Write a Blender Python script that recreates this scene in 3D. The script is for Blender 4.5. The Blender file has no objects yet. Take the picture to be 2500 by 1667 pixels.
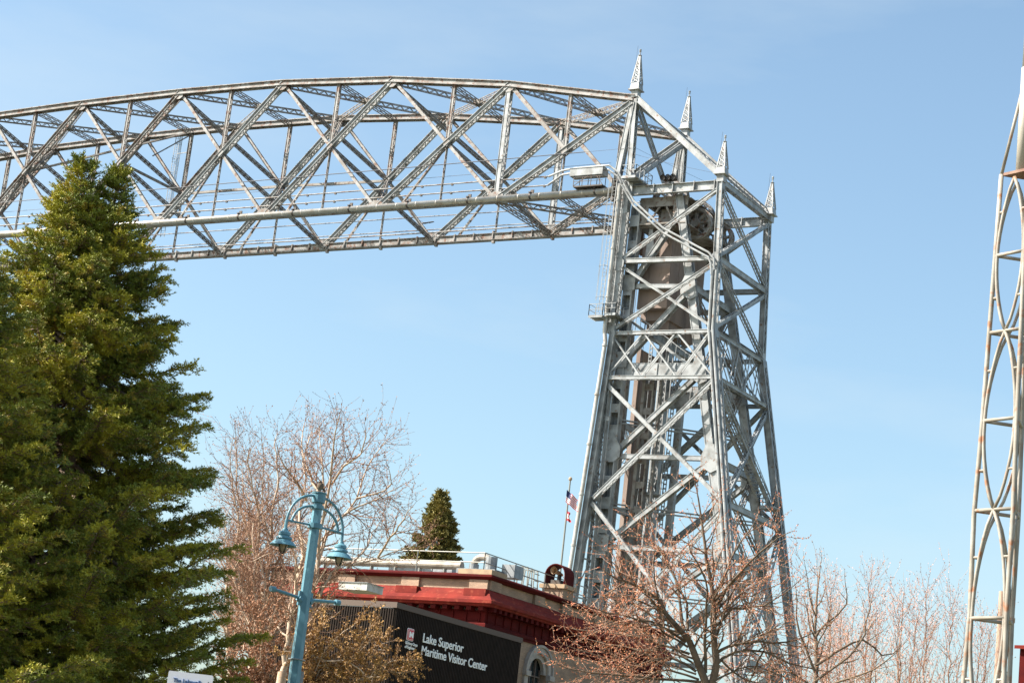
import bpy, math, random
import numpy as np
from mathutils import Vector, Matrix

# ------------------------------------------------------------------ camera, sky, sun, exposure
S = bpy.context.scene
CAM = np.array([86.181, -155.582, 1.705]); YAW, PITCH, ROLL, FOC = -0.554450, 0.238825, 0.116116, 5034.67
_f = np.array([math.sin(YAW)*math.cos(PITCH), math.cos(YAW)*math.cos(PITCH), math.sin(PITCH)])
_r0 = np.array([math.cos(YAW), -math.sin(YAW), 0.0]); _u0 = np.cross(_r0, _f)
_r = _r0*math.cos(ROLL)+_u0*math.sin(ROLL); _u = -_r0*math.sin(ROLL)+_u0*math.cos(ROLL)
cd = bpy.data.cameras.new("camera"); co = bpy.data.objects.new("camera", cd); S.collection.objects.link(co)
co.matrix_world = Matrix(((_r[0], _u[0], -_f[0], CAM[0]), (_r[1], _u[1], -_f[1], CAM[1]), (_r[2], _u[2], -_f[2], CAM[2]), (0, 0, 0, 1)))
cd.sensor_width = 36.0; cd.lens = FOC/2500*36.0; cd.clip_end = 6000; cd.clip_start = 0.5
S.camera = co
SUN_AZ = math.atan2(-0.81, -0.585); SUN_EL = math.radians(42)      # azimuth measured from +Y towards +X
w = bpy.data.worlds.new("World"); S.world = w; w.use_nodes = True
nt = w.node_tree; sky = nt.nodes.new("ShaderNodeTexSky"); sky.sky_type = 'NISHITA'; sky.sun_disc = False
sky.sun_elevation = SUN_EL; sky.sun_rotation = SUN_AZ; sky.air_density = 1.0; sky.dust_density = 2.9; sky.ozone_density = 0.45; sky.altitude = 200
bg = nt.nodes["Background"]; bg.inputs[1].default_value = 0.10
tint = nt.nodes.new('ShaderNodeMix'); tint.data_type = 'RGBA'; tint.blend_type = 'MULTIPLY'; tint.inputs[0].default_value = 1.0; tint.inputs[7].default_value = (0.90, 1.0, 0.965, 1)
nt.links.new(sky.outputs[0], tint.inputs[6]); 
tcw = nt.nodes.new('ShaderNodeTexCoord'); mpw = nt.nodes.new('ShaderNodeMapping'); mpw.inputs['Scale'].default_value = (1.6, 1.6, 6.0); mpw.inputs['Rotation'].default_value = (0.1, 0.15, 0)
nzw = nt.nodes.new('ShaderNodeTexNoise'); nzw.inputs['Scale'].default_value = 2.2; nzw.inputs['Detail'].default_value = 7; nzw.inputs['Roughness'].default_value = 0.55
mrw = nt.nodes.new('ShaderNodeMapRange'); mrw.inputs[1].default_value = 0.48; mrw.inputs[2].default_value = 0.80; mrw.inputs[4].default_value = 0.36
cld = nt.nodes.new('ShaderNodeMix'); cld.data_type = 'RGBA'; cld.inputs[7].default_value = (3.3, 3.7, 3.85, 1)     # thin high cirrus veil
nt.links.new(tcw.outputs['Generated'], mpw.inputs[0]); nt.links.new(mpw.outputs[0], nzw.inputs['Vector']); nt.links.new(nzw.outputs['Fac'], mrw.inputs[0]); nt.links.new(mrw.outputs[0], cld.inputs[0])
nt.links.new(tint.outputs[2], cld.inputs[6]); nt.links.new(cld.outputs[2], bg.inputs[0])
sl = bpy.data.lights.new("sun", 'SUN'); sl.energy = 5.0; sl.angle = math.radians(0.53); sl.color = (1.0, 0.93, 0.83)
so = bpy.data.objects.new("sun", sl); S.collection.objects.link(so)
sd = Vector((math.sin(SUN_AZ)*math.cos(SUN_EL), math.cos(SUN_AZ)*math.cos(SUN_EL), math.sin(SUN_EL)))
so.rotation_euler = sd.to_track_quat('Z', 'Y').to_euler(); so.location = (0, -60, 150)
S.view_settings.view_transform = 'Standard'; S.view_settings.look = 'None'; S.view_settings.exposure = 1.32; S.view_settings.gamma = 1

# ------------------------------------------------------------------ helpers
def at(px, py, hd):
    """world point seen at photo pixel (px,py), hd metres away measured along the ground"""
    d = _f + _r*(px-1250)/FOC - _u*(py-833.5)/FOC
    return CAM + d*(hd/math.hypot(d[0], d[1]))
def V(*a): return np.array(a, float)
def nrm(v): return v/(np.linalg.norm(v)+1e-12)

class MB:
    def __init__(s): s.v = []; s.f = []; s.m = []; s.n = 0
    def add(s, vs, fs, mi=0):
        b = s.n; s.v.extend([tuple(map(float, p)) for p in vs]); s.n += len(vs)
        s.f.extend([tuple(b+i for i in f) for f in fs]); s.m.extend([mi]*len(fs))
    def obox(s, c, ax, ay, az, mi=0):
        """box with half-axis vectors"""
        c, ax, ay, az = map(np.asarray, (c, ax, ay, az))
        P = [c+sx*ax+sy*ay+sz*az for sz in (-1, 1) for sy in (-1, 1) for sx in (-1, 1)]
        F = [(0, 2, 3, 1), (4, 5, 7, 6), (0, 1, 5, 4), (2, 6, 7, 3), (0, 4, 6, 2), (1, 3, 7, 5)]
        if np.dot(np.cross(ax, ay), az) < 0: F = [f[::-1] for f in F]
        s.add(P, F, mi)
    def box(s, x0, x1, y0, y1, z0, z1, mi=0):
        s.obox(((x0+x1)/2, (y0+y1)/2, (z0+z1)/2), (abs(x1-x0)/2, 0, 0), (0, abs(y1-y0)/2, 0), (0, 0, abs(z1-z0)/2), mi)
    def bar(s, p, q, w, h, side=(0, 1, 0), mi=0):
        p = np.asarray(p, float); q = np.asarray(q, float); d = nrm(q-p); sv = np.asarray(side, float); sv = sv-d*np.dot(sv, d)
        if np.linalg.norm(sv) < 1e-5: sv = np.cross(d, (0.3, 0.1, 0.9))
        sv = nrm(sv); up = np.cross(d, sv); s.obox((p+q)/2, (q-p)/2, sv*w/2, up*h/2, mi)
    def tube(s, p, q, r0, r1=None, n=8, cap=True, mi=0):
        p = np.asarray(p, float); q = np.asarray(q, float); r1 = r0 if r1 is None else r1
        d = nrm(q-p); a = np.cross(d, (0.0, 0.0, 1.0) if abs(d[2]) < 0.9 else (1.0, 0.0, 0.0)); a = nrm(a); b = np.cross(d, a)
        R = [a*math.cos(t)+b*math.sin(t) for t in np.arange(n)*2*math.pi/n]
        fs = [(i, (i+1) % n, n+(i+1) % n, n+i) for i in range(n)]
        if cap: fs += [tuple(range(n))[::-1], tuple(range(n, 2*n))]
        s.add([p+v*r0 for v in R]+[q+v*r1 for v in R], fs, mi)
    def path(s, pts, r, n=8, mi=0):
        pts = [np.asarray(p, float) for p in pts]; T_ = [nrm(pts[min(i+1, len(pts)-1)]-pts[max(i-1, 0)]) for i in range(len(pts))]
        a = np.cross(T_[0], (0.0, 0.0, 1.0) if abs(T_[0][2]) < 0.9 else (1.0, 0.0, 0.0)); vs = []
        for p, t in zip(pts, T_):
            a = nrm(a-t*np.dot(a, t)); b = np.cross(t, a); vs += [p+r*(a*math.cos(x)+b*math.sin(x)) for x in np.arange(n)*2*math.pi/n]
        fs = [(j*n+i, j*n+(i+1) % n, (j+1)*n+(i+1) % n, (j+1)*n+i) for j in range(len(pts)-1) for i in range(n)]
        m = (len(pts)-1)*n; fs += [tuple(range(n))[::-1], tuple(range(m, m+n))]; s.add(vs, fs, mi)
    def lathe(s, o, prof, n=20, axis=None, mi=0, arc=2*math.pi):
        o = np.asarray(o, float); vs = []
        for r, z in prof:
            for i in range(n):
                t = 2*math.pi*i/n; vs.append(o+V(r*math.cos(t), r*math.sin(t), z))
        fs = []
        for j in range(len(prof)-1):
            for i in range(n): fs.append((j*n+i, j*n+(i+1) % n, (j+1)*n+(i+1) % n, (j+1)*n+i))
        s.add(vs, fs, mi)
    def plate(s, poly, off, mi=0):
        """flat polygon given 3-D points, thickened by vector off"""
        poly = [np.asarray(p, float) for p in poly]; off = np.asarray(off, float); n = len(poly)
        fs = [tuple(range(n))[::-1], tuple(range(n, 2*n))]+[(i, (i+1) % n, n+(i+1) % n, n+i) for i in range(n)]
        s.add([p-off/2 for p in poly]+[p+off/2 for p in poly], fs, mi)
    def build(s, name, mats, parent=None, smooth=False):
        me = bpy.data.meshes.new(name); me.from_pydata(s.v, [], s.f)
        for m in (mats if isinstance(mats, (list, tuple)) else [mats]): me.materials.append(m)
        if any(s.m): me.polygons.foreach_set('material_index', s.m)
        if smooth: me.polygons.foreach_set('use_smooth', [True]*len(s.f))
        me.update(); o = bpy.data.objects.new(name, me); S.collection.objects.link(o)
        if parent: o.parent = parent
        return o

def tag(o, label=None, cat=None, group=None, kind=None):
    if label: o['label'] = label
    if cat: o['category'] = cat
    if group: o['group'] = group
    if kind: o['kind'] = kind
    return o
def empty(name, label, cat, loc=(0, 0, 0), group=None):
    """an Empty at the base of a thing; parts are authored in world coordinates and shifted back by finish()"""
    o = bpy.data.objects.new(name, None); S.collection.objects.link(o); o.location = loc; o.empty_display_size = 0.3
    return tag(o, label, cat, group)
def finish(e):
    L = Vector(e.location)
    for c in e.children: c.location = Vector(c.location)-L

# ------------------------------------------------------------------ materials
def mat(name, col, rough=0.6, metal=0.0, col2=None, scale=3.0, lo=0.42, hi=0.62, col3=None, scale3=12.0, lo3=0.6, hi3=0.7, bump=0.0, bscale=20.0, detail=6.0, spec=0.5, stretch=None):
    m = bpy.data.materials.new(name); m.use_nodes = True; n = m.node_tree.nodes; l = m.node_tree.links
    b = n['Principled BSDF']; b.inputs['Roughness'].default_value = rough; b.inputs['Metallic'].default_value = metal; b.inputs['Specular IOR Level'].default_value = spec
    b.inputs['Base Color'].default_value = (*col, 1)
    tc = n.new('ShaderNodeTexCoord'); vec = tc.outputs['Object']
    if stretch:
        mp = n.new('ShaderNodeMapping'); mp.inputs['Scale'].default_value = stretch; l.new(vec, mp.inputs[0]); vec = mp.outputs[0]
    cur = None
    def noisemix(prev, c2, sc, a, z):
        t = n.new('ShaderNodeTexNoise'); t.inputs['Scale'].default_value = sc; t.inputs['Detail'].default_value = detail; l.new(vec, t.inputs['Vector'])
        r = n.new('ShaderNodeMapRange'); r.inputs[1].default_value = a; r.inputs[2].default_value = z; l.new(t.outputs['Fac'], r.inputs[0])
        x = n.new('ShaderNodeMix'); x.data_type = 'RGBA'; l.new(r.outputs[0], x.inputs[0])
        if prev is None: x.inputs[6].default_value = (*col, 1)
        else: l.new(prev, x.inputs[6])
        x.inputs[7].default_value = (*c2, 1); return x.outputs[2]
    if col2: cur = noisemix(cur, col2, scale, lo, hi)
    if col3: cur = noisemix(cur, col3, scale3, lo3, hi3)
    if cur: l.new(cur, b.inputs['Base Color'])
    if bump:
        t = n.new('ShaderNodeTexNoise'); t.inputs['Scale'].default_value = bscale; t.inputs['Detail'].default_value = 5; l.new(vec, t.inputs['Vector'])
        bp = n.new('ShaderNodeBump'); bp.inputs['Strength'].default_value = bump; bp.inputs['Distance'].default_value = 0.02
        l.new(t.outputs['Fac'], bp.inputs['Height']); l.new(bp.outputs[0], b.inputs['Normal'])
    return m
M = {}
M['steel'] = mat('silver_paint', (0.315, 0.33, 0.34), 0.45, 0.0, (0.175, 0.178, 0.178), 1.2, 0.42, 0.66, (0.17, 0.10, 0.065), 3.0, 0.61, 0.70, 0.15, 8)
M['rusty'] = mat('weathered_silver_paint', (0.27, 0.265, 0.26), 0.55, 0.0, (0.15, 0.13, 0.115), 0.9, 0.40, 0.62, (0.13, 0.055, 0.028), 2.6, 0.53, 0.64, 0.2, 8)
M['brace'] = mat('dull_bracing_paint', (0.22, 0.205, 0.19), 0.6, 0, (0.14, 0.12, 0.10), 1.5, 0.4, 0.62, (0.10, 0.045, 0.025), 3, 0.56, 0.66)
M['pipe'] = mat('galvanised_pipe', (0.46, 0.44, 0.41), 0.35, 0.2, (0.34, 0.29, 0.24), 1.2, 0.45, 0.7, (0.15, 0.07, 0.04), 4, 0.64, 0.75)
M['concrete'] = mat('counterweight_concrete', (0.27, 0.205, 0.175), 0.9, 0, (0.19, 0.145, 0.125), 0.8, 0.4, 0.65, (0.11, 0.08, 0.065), 1.5, 0.60, 0.75, 0.3, 3, stretch=(1, 1, 0.25))
M['dark'] = mat('dark_iron', (0.045, 0.043, 0.042), 0.6, 0.2, (0.09, 0.06, 0.045), 3)
M['wire'] = mat('wire', (0.10, 0.10, 0.11), 0.5, 0.3)
def brick_mat(name, c1, c2, mortar, sx=1):
    m = mat(name, c1, 0.9); n = m.node_tree.nodes; l = m.node_tree.links
    tc = n.new('ShaderNodeTexCoord'); sep = n.new('ShaderNodeSeparateXYZ'); l.new(tc.outputs['Object'], sep.inputs[0])
    ad = n.new('ShaderNodeMath'); l.new(sep.outputs[0], ad.inputs[0]); l.new(sep.outputs[1], ad.inputs[1])
    cb = n.new('ShaderNodeCombineXYZ'); l.new(ad.outputs[0], cb.inputs[0]); l.new(sep.outputs[2], cb.inputs[1])
    br = n.new('ShaderNodeTexBrick'); l.new(cb.outputs[0], br.inputs['Vector']); br.inputs['Scale'].default_value = 1
    br.inputs['Brick Width'].default_value = 0.17; br.inputs['Row Height'].default_value = 0.05; br.inputs['Mortar Size'].default_value = 0.007
    br.inputs['Color1'].default_value = (*c1, 1); br.inputs['Color2'].default_value = (*c2, 1); br.inputs['Mortar'].default_value = (*mortar, 1)
    ns = n.new('ShaderNodeTexNoise'); ns.inputs['Scale'].default_value = 1.3; ns.inputs['Detail'].default_value = 5; l.new(tc.outputs['Object'], ns.inputs['Vector'])
    mr = n.new('ShaderNodeMapRange'); mr.inputs[1].default_value = .35; mr.inputs[2].default_value = .7; mr.inputs[3].default_value = .72; mr.inputs[4].default_value = 1.1; l.new(ns.outputs[0], mr.inputs[0])
    mx = n.new('ShaderNodeMix'); mx.data_type = 'RGBA'; mx.blend_type = 'MULTIPLY'; mx.inputs[0].default_value = 1
    l.new(br.outputs[0], mx.inputs[6]); l.new(mr.outputs[0], mx.inputs[7]); l.new(mx.outputs[2], n['Principled BSDF'].inputs['Base Color'])
    bp = n.new('ShaderNodeBump'); bp.inputs['Strength'].default_value = .5; bp.inputs['Distance'].default_value = .01; l.new(br.outputs['Fac'], bp.inputs['Height']); bp.invert = True
    l.new(bp.outputs[0], n['Principled BSDF'].inputs['Normal']); return m
M['brick'] = brick_mat('tan_brick', (0.44, 0.29, 0.19), (0.33, 0.22, 0.15), (0.25, 0.19, 0.15))
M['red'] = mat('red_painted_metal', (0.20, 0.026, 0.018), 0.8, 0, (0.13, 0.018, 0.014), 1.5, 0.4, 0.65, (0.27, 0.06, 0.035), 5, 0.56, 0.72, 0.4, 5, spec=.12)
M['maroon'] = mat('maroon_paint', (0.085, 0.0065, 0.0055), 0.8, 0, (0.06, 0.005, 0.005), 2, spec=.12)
M['siding'] = mat('dark_brown_ribbed_siding', (0.030, 0.021, 0.017), 0.85, 0, (0.022, 0.016, 0.013), 3, spec=.15)
M['trim'] = mat('grey_brown_trim', (0.125, 0.095, 0.08), 0.8, spec=.2)
M['stone'] = mat('grey_stone', (0.38, 0.34, 0.30), 0.85, 0, (0.29, 0.26, 0.24), 4, bump=.2)
M['capstone'] = mat('buff_capstone', (0.38, 0.27, 0.17), 0.85, 0, (0.30, 0.21, 0.14), 3, col3=(0.35, 0.17, 0.08), scale3=2, lo3=.62, hi3=.72)
M['white'] = mat('white_paint', (0.52, 0.50, 0.47), 0.6, 0, (0.40, 0.37, 0.33), 3)
M['letter'] = mat('letter_white', (0.86, 0.86, 0.84), 0.45)
M['logored'] = mat('emblem_red', (0.62, 0.03, 0.05), 0.5)
M['duct'] = mat('pale_duct', (0.33, 0.29, 0.24), 0.5, 0.1, (0.20, 0.165, 0.13), 2.5)
M['galv'] = mat('galvanised_sheet', (0.25, 0.26, 0.27), 0.5, 0.4, (0.18, 0.19, 0.20), 4)
M['rail'] = mat('rail_paint', (0.22, 0.22, 0.20), 0.5, 0.3)
M['glass'] = mat('window_glass', (0.03, 0.04, 0.045), 0.08, 0.0, spec=0.9)
M['roof'] = mat('roof_membrane', (0.22, 0.20, 0.18), 0.9)
M['teal'] = mat('teal_paint', (0.105, 0.25, 0.315), 0.42, 0, (0.085, 0.205, 0.26), 2.2, 0.4, 0.65, (0.20, 0.42, 0.48), 9, 0.62, 0.75, 0.1, 10)
M['bulb'] = mat('lamp_glass', (0.42, 0.33, 0.24), 0.2)
M['tubepaint'] = mat('peeling_cream_paint', (0.32, 0.295, 0.255), 0.6, 0, (0.22, 0.19, 0.155), 1.5, 0.4, 0.65, (0.28, 0.12, 0.055), 3.2, 0.56, 0.68, 0.2, 8)
M['polepaint'] = mat('pale_pole_paint', (0.40, 0.37, 0.32), 0.5, 0, (0.32, 0.29, 0.25), 1.0)
M['rustplate'] = mat('rusty_plate', (0.17, 0.085, 0.06), 0.8, 0, (0.24, 0.15, 0.11), 2)
M['wood'] = mat('weathered_pole_wood', (0.42, 0.29, 0.22), 0.9, 0, (0.27, 0.18, 0.13), 2, stretch=(6, 6, .5))
M['signwhite'] = mat('sign_white', (0.72, 0.70, 0.76), 0.4)
M['signblue'] = mat('sign_blue', (0.04, 0.10, 0.26), 0.4)
M['ground'] = mat('ground_grass', (0.10, 0.11, 0.05), 0.95, 0, (0.16, 0.13, 0.08), 0.3)
M['bark'] = mat('maple_bark', (0.15, 0.105, 0.07), 0.9, 0, (0.09, 0.065, 0.045), 6, bump=.3)
M['redtwig'] = mat('reddish_twig', (0.48, 0.31, 0.22), 0.8)
M['bud'] = mat('red_bud', (0.50, 0.15, 0.08), 0.7, 0, (0.52, 0.24, 0.10), 9)
M['pinkbud'] = mat('pink_bud', (0.46, 0.24, 0.20), 0.7)
M['birch'] = mat('birch_bark', (0.46, 0.36, 0.27), 0.8, 0, (0.42, 0.28, 0.18), 4, 0.45, 0.7, (0.14, 0.09, 0.06), 7, 0.66, 0.74)
M['birchtwig'] = mat('birch_twig', (0.20, 0.11, 0.07), 0.8, 0, (0.30, 0.17, 0.11), 2)
M['catkin'] = mat('brown_catkin', (0.32, 0.16, 0.09), 0.8)
M['dryleaf'] = mat('dry_leaf', (0.36, 0.20, 0.055), 0.8, 0, (0.22, 0.12, 0.05), 4, 0.4, 0.6)
M['needle'] = mat('spruce_needle', (0.145, 0.175, 0.026), 0.55, 0, (0.38, 0.35, 0.035), 1.3, 0.44, 0.60, (0.42, 0.31, 0.06), 4.5, 0.55, 0.68, spec=.3)
M['needle2'] = mat('distant_conifer_needle', (0.17, 0.15, 0.035), 0.7, 0, (0.24, 0.19, 0.045), 1.5)
M['sprucebark'] = mat('spruce_bark', (0.17, 0.115, 0.085), 0.9)

# ------------------------------------------------------------------ setting
g = MB(); g.box(-2500, 2500, -1200, 4000, -1.0, 0.0); tag(g.build('ground', M['ground']), kind='structure')
cn = MB(); cn.box(-111, -12, -60, 900, 0.004, 0.012)
M['water'] = mat('canal_water', (0.02, 0.05, 0.07), 0.08); tag(cn.build('canal_water', M['water']), kind='structure')

# ------------------------------------------------------------------ riveted members
def laced(mb, p, q, side, w, h, t=0.03, pitch=None, fl=0.09, lace=(1, 1), cover=0, bw=0.07, fo=None):
    """two channel plates separated by w along side, depth h, with V lacing on the faces between them"""
    p = np.asarray(p, float); q = np.asarray(q, float); L = np.linalg.norm(q-p); d = (q-p)/L
    sv = np.asarray(side, float); sv = nrm(sv-d*np.dot(sv, d)); up = nrm(np.cross(d, sv))
    pitch = pitch or w*1.15
    fo = .05 if fo is None else fo
    for s in (-1, 1):
        c = (p+q)/2+sv*s*(w/2-t/2)
        mb.obox(c, (q-p)/2, sv*t/2, up*h/2)
        for e in (-1, 1):
            mb.obox((p+q)/2+sv*s*(w/2-fl*.2+fo/2)+up*e*(h/2+t*.35), (q-p)/2, sv*(fl*.2+fo/2), up*t*.8)
    n = max(2, int(round(L/pitch)))
    for e in (-1, 1):
        if (e == -1 and not lace[0]) or (e == 1 and not lace[1]): continue
        k = up*e*(h/2+t*1.1)
        for i in range(n):
            a = p+d*L*i/n; b = p+d*L*(i+1)/n; s = 1 if i % 2 else -1
            mb.bar(a+sv*s*(w/2-fl/2)+k, b-sv*s*(w/2-fl/2)+k, bw, 0.014, np.cross(up, d))
    if cover:
        mb.obox((p+q)/2+up*cover*(h/2+t*1.6), (q-p)/2, sv*(w/2+max(.09, fo)), up*t*0.6)
        # end batten plates
    for a, s in ((p, 1), (q, -1)):
        for e in (-1, 1):
            if lace[0 if e < 0 else 1]: mb.obox(a+d*s*0.35+up*e*(h/2+t*0.9), d*0.33, sv*(w/2-0.01), up*0.012)
def lattice(mb, p, q, side, w, h, pitch=0.58, a=0.085):
    """four corner angles with zigzag bars on the two faces across side and the bottom"""
    p = np.asarray(p, float); q = np.asarray(q, float); L = np.linalg.norm(q-p); d = (q-p)/L
    sv = np.asarray(side, float); sv = nrm(sv-d*np.dot(sv, d)); up = nrm(np.cross(d, sv))
    for s in (-1, 1):
        for e in (-1, 1): mb.bar(p+sv*s*w/2+up*e*h/2, q+sv*s*w/2+up*e*h/2, a, a, sv)
    n = max(2, int(round(L/pitch)))
    for i in range(n):
        x = p+d*L*i/n; y = p+d*L*(i+1)/n; e = 1 if i % 2 else -1
        for s in (-1, 1): mb.bar(x+sv*s*w/2+up*e*h/2, y+sv*s*w/2-up*e*h/2, 0.02, 0.065, sv)
def gusset(mb, c, hw, hh, y, t=0.03):
    x, z = c; k = 0.35
    mb.plate([(x-hw, y, z-hh*k), (x-hw, y, z+hh*k), (x-hw*k, y, z+hh), (x+hw*k, y, z+hh), (x+hw, y, z+hh*k), (x+hw, y, z-hh*k), (x+hw*k, y, z-hh), (x-hw*k, y, z-hh)], (0, t, 0))

# ------------------------------------------------------------------ lift bridge
ZB = 60.0; PNL = 13.642; W = 10.36
HT = {-3: 8.944, -2: 11.602, -1: 13.381, 0: 14.25, 1: 14.55, 2: 14.60, 3: 14.33, 4: 13.381, 5: 11.602, 6: 8.944}
def T(k, y): 
    k0 = math.floor(k); z = HT[k0] if k == k0 else (HT[k0]+HT[k0+1])/2
    return V((k-6)*PNL, y, ZB+z)
def B(k, y): return V((k-6)*PNL, y, ZB)
bridge = empty('lift_bridge', 'tall silver steel truss lift bridge with one lattice tower and four pointed spires', 'bridge', (0, 0, 0))
def part(mb, name, m=None, parent=None, label=None):
    o = mb.build(name, m or M['steel'], parent or bridge)
    if label: o['label'] = label
    return o
YH = (0, 1, 0)
rng = random.Random(5)
for y in (0.0, W):
    o = -1 if y == 0 else 1
    mb = MB()
    for k in range(-3, 6):
        laced(mb, T(k, y), T(k+1, y), YH, 0.50, 0.50, lace=(1, 0), cover=1, pitch=0.62, fo=.16)
        
    for k in range(-2, 6): gusset(mb, ((k-6)*PNL, ZB+HT[k]-0.42), 0.55, 0.38, y-0.27); gusset(mb, ((k-6)*PNL, ZB+HT[k]-0.42), 0.55, 0.38, y+0.27)
    part(mb, 'top_chord', M['rusty'])
    mb = MB(); x0, x1 = -9*PNL, -0.9
    if y == 0:
        mb.bar((x0, y, ZB), (x1, y, ZB), 0.5, 0.34)
        mb.bar((x0, y, ZB-.19), (x1, y, ZB-.19), 0.6, 0.03)
    else:
        mb.bar((x0, y, ZB+0.05), (x1, y, ZB+0.05), 0.42, 0.62)
        for s in (-1, 1): mb.bar((x0, y, ZB+0.05+s*.33), (x1, y, ZB+0.05+s*.33), 0.72, 0.035)
        for i in range(27*2):
            x = x0+(x1-x0)*(i+.5)/54; mb.box(x-.06, x+.06, y-.34, y+.34, ZB-.25, ZB+.52+.1*(i % 3 == 0))
            if i % 3 == 0: mb.box(x-.05, x+.22, y-.3, y+.0, ZB-.62, ZB-.30)
    for k in range(-2, 6):
        for yy in (-.30, .30): gusset(mb, ((k-6)*PNL, ZB+.38), .8, .45, y+yy)
    part(mb, 'bottom_chord', M['rusty'])
    for k in range(-3, 6):
        Mp = None
        a, b, c, d = B(k, y), T(k+1, y), T(k, y), B(k+1, y)
        if k == -3: b, a = None, None
        # crossing point
        if k in (-3,):
            mb = MB(); laced(mb, c, d, YH, .5, .42, pitch=.55); part(mb, 'diagonal', M['steel']); Mp = (c+d)/2
        elif k == 5:
            mb = MB(); laced(mb, B(5, y), T(6, y)+V(-.2, 0, -.35), YH, .44, .44, pitch=.5, fo=.15); part(mb, 'diagonal', M['steel']); Mp = (B(5, y)+T(6, y))/2
            mb = MB(); laced(mb, T(5, y), Mp+V(0, 0, .1), YH, .36, .30, pitch=.5, lace=(0, 0)); part(mb, 'sub_diagonal', M['rusty'])
        else:
            mb = MB(); laced(mb, a, b, YH, .40, .38, pitch=.50, fo=.15); part(mb, 'diagonal', M['steel'] if k > 1 else M['rusty'])
            mb = MB(); laced(mb, c, d, YH, .30, .23, pitch=.5, lace=(0, 1), fl=.06, fo=.01); part(mb, 'diagonal', M['rusty'])
            t = (c[2]-a[2])/((c[2]-a[2])+(b[2]-d[2])); Mp = a+(b-a)*t
        mt = (T(k, y)+T(k+1, y))/2; mt[0] = Mp[0]
        mb = MB(); laced(mb, Mp, mt-V(0, 0, .3), YH, .30, .26, pitch=.42, fl=.06); gusset(mb, (Mp[0], Mp[2]), .34, .42, y-.27); gusset(mb, (Mp[0], Mp[2]), .34, .42, y+.27)
        part(mb, 'hanger', M['rusty'])
        mb = MB()
        for s in (-1, 1):
            mb.bar(Mp+V(0, s*.10, -.3), V(Mp[0], y+s*.10, ZB+.2), .05, .14, (1, 0, 0)); 
        for i in range(9): mb.box(Mp[0]-.06, Mp[0]+.06, y-.12, y+.12, ZB+.5+i*.7, ZB+.62+i*.7)
        part(mb, 'hanger', M['rusty'])
        if k != 5:
            mb = MB(); q = V(Mp[0]-.33*PNL, y, ZB+.2); pp = Mp+V(-.1, 0, -.3)
            for s in (-1, 1): mb.bar(pp+V(0, s*.10, 0), q+V(0, s*.10, 0), .05, .14, (0, 1, 0))
            for i in range(9):
                c0 = pp+(q-pp)*(i+.6)/9.5; mb.obox(c0, V(.06, 0, 0), V(0, .13, 0), V(0, 0, .1))
            part(mb, 'sub_strut', M['rusty'])
    for k in (-2, 5):
        mb = MB(); laced(mb, B(k, y), T(k, y), YH, .46, .42, pitch=.5); part(mb, 'vertical_post', M['steel'])
# bracing between the planes
def Mid(k, y):
    a, b, c, d = B(k, y), T(k+1, y), T(k, y), B(k+1, y); t = (c[2]-a[2])/((c[2]-a[2])+(b[2]-d[2])); return a+(b-a)*t
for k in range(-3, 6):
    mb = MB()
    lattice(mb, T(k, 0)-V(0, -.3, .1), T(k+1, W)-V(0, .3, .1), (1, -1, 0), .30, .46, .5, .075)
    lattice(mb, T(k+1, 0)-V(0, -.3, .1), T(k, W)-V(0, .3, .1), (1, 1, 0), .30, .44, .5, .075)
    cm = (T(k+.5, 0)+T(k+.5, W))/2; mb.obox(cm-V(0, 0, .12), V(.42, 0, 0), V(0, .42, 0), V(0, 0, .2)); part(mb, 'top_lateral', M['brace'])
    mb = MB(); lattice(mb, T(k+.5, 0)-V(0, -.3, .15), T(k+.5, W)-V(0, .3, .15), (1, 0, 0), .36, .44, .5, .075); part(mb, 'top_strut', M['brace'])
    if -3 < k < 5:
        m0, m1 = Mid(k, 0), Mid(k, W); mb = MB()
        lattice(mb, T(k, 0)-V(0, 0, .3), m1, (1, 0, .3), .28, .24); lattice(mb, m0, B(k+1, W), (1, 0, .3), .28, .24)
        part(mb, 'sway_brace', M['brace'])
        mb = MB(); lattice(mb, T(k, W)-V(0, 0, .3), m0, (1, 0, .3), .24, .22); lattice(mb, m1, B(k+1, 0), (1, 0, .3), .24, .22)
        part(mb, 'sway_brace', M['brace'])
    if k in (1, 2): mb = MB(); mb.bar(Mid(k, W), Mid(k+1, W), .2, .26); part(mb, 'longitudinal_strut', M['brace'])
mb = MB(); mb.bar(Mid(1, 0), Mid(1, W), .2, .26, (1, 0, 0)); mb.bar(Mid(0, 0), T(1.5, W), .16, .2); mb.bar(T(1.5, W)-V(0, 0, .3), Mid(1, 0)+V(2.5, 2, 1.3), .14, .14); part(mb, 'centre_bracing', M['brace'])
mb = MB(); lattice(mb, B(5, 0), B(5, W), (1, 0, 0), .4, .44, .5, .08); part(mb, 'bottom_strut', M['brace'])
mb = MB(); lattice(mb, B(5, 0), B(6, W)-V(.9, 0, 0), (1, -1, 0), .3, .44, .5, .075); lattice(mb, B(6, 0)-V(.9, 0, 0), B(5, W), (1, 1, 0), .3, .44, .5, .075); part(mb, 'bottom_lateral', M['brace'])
mb = MB(); lattice(mb, B(5.5, 0), B(5.5, W), (1, 0, 0), .3, .44, .5, .075); part(mb, 'bottom_strut', M['brace'])
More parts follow.
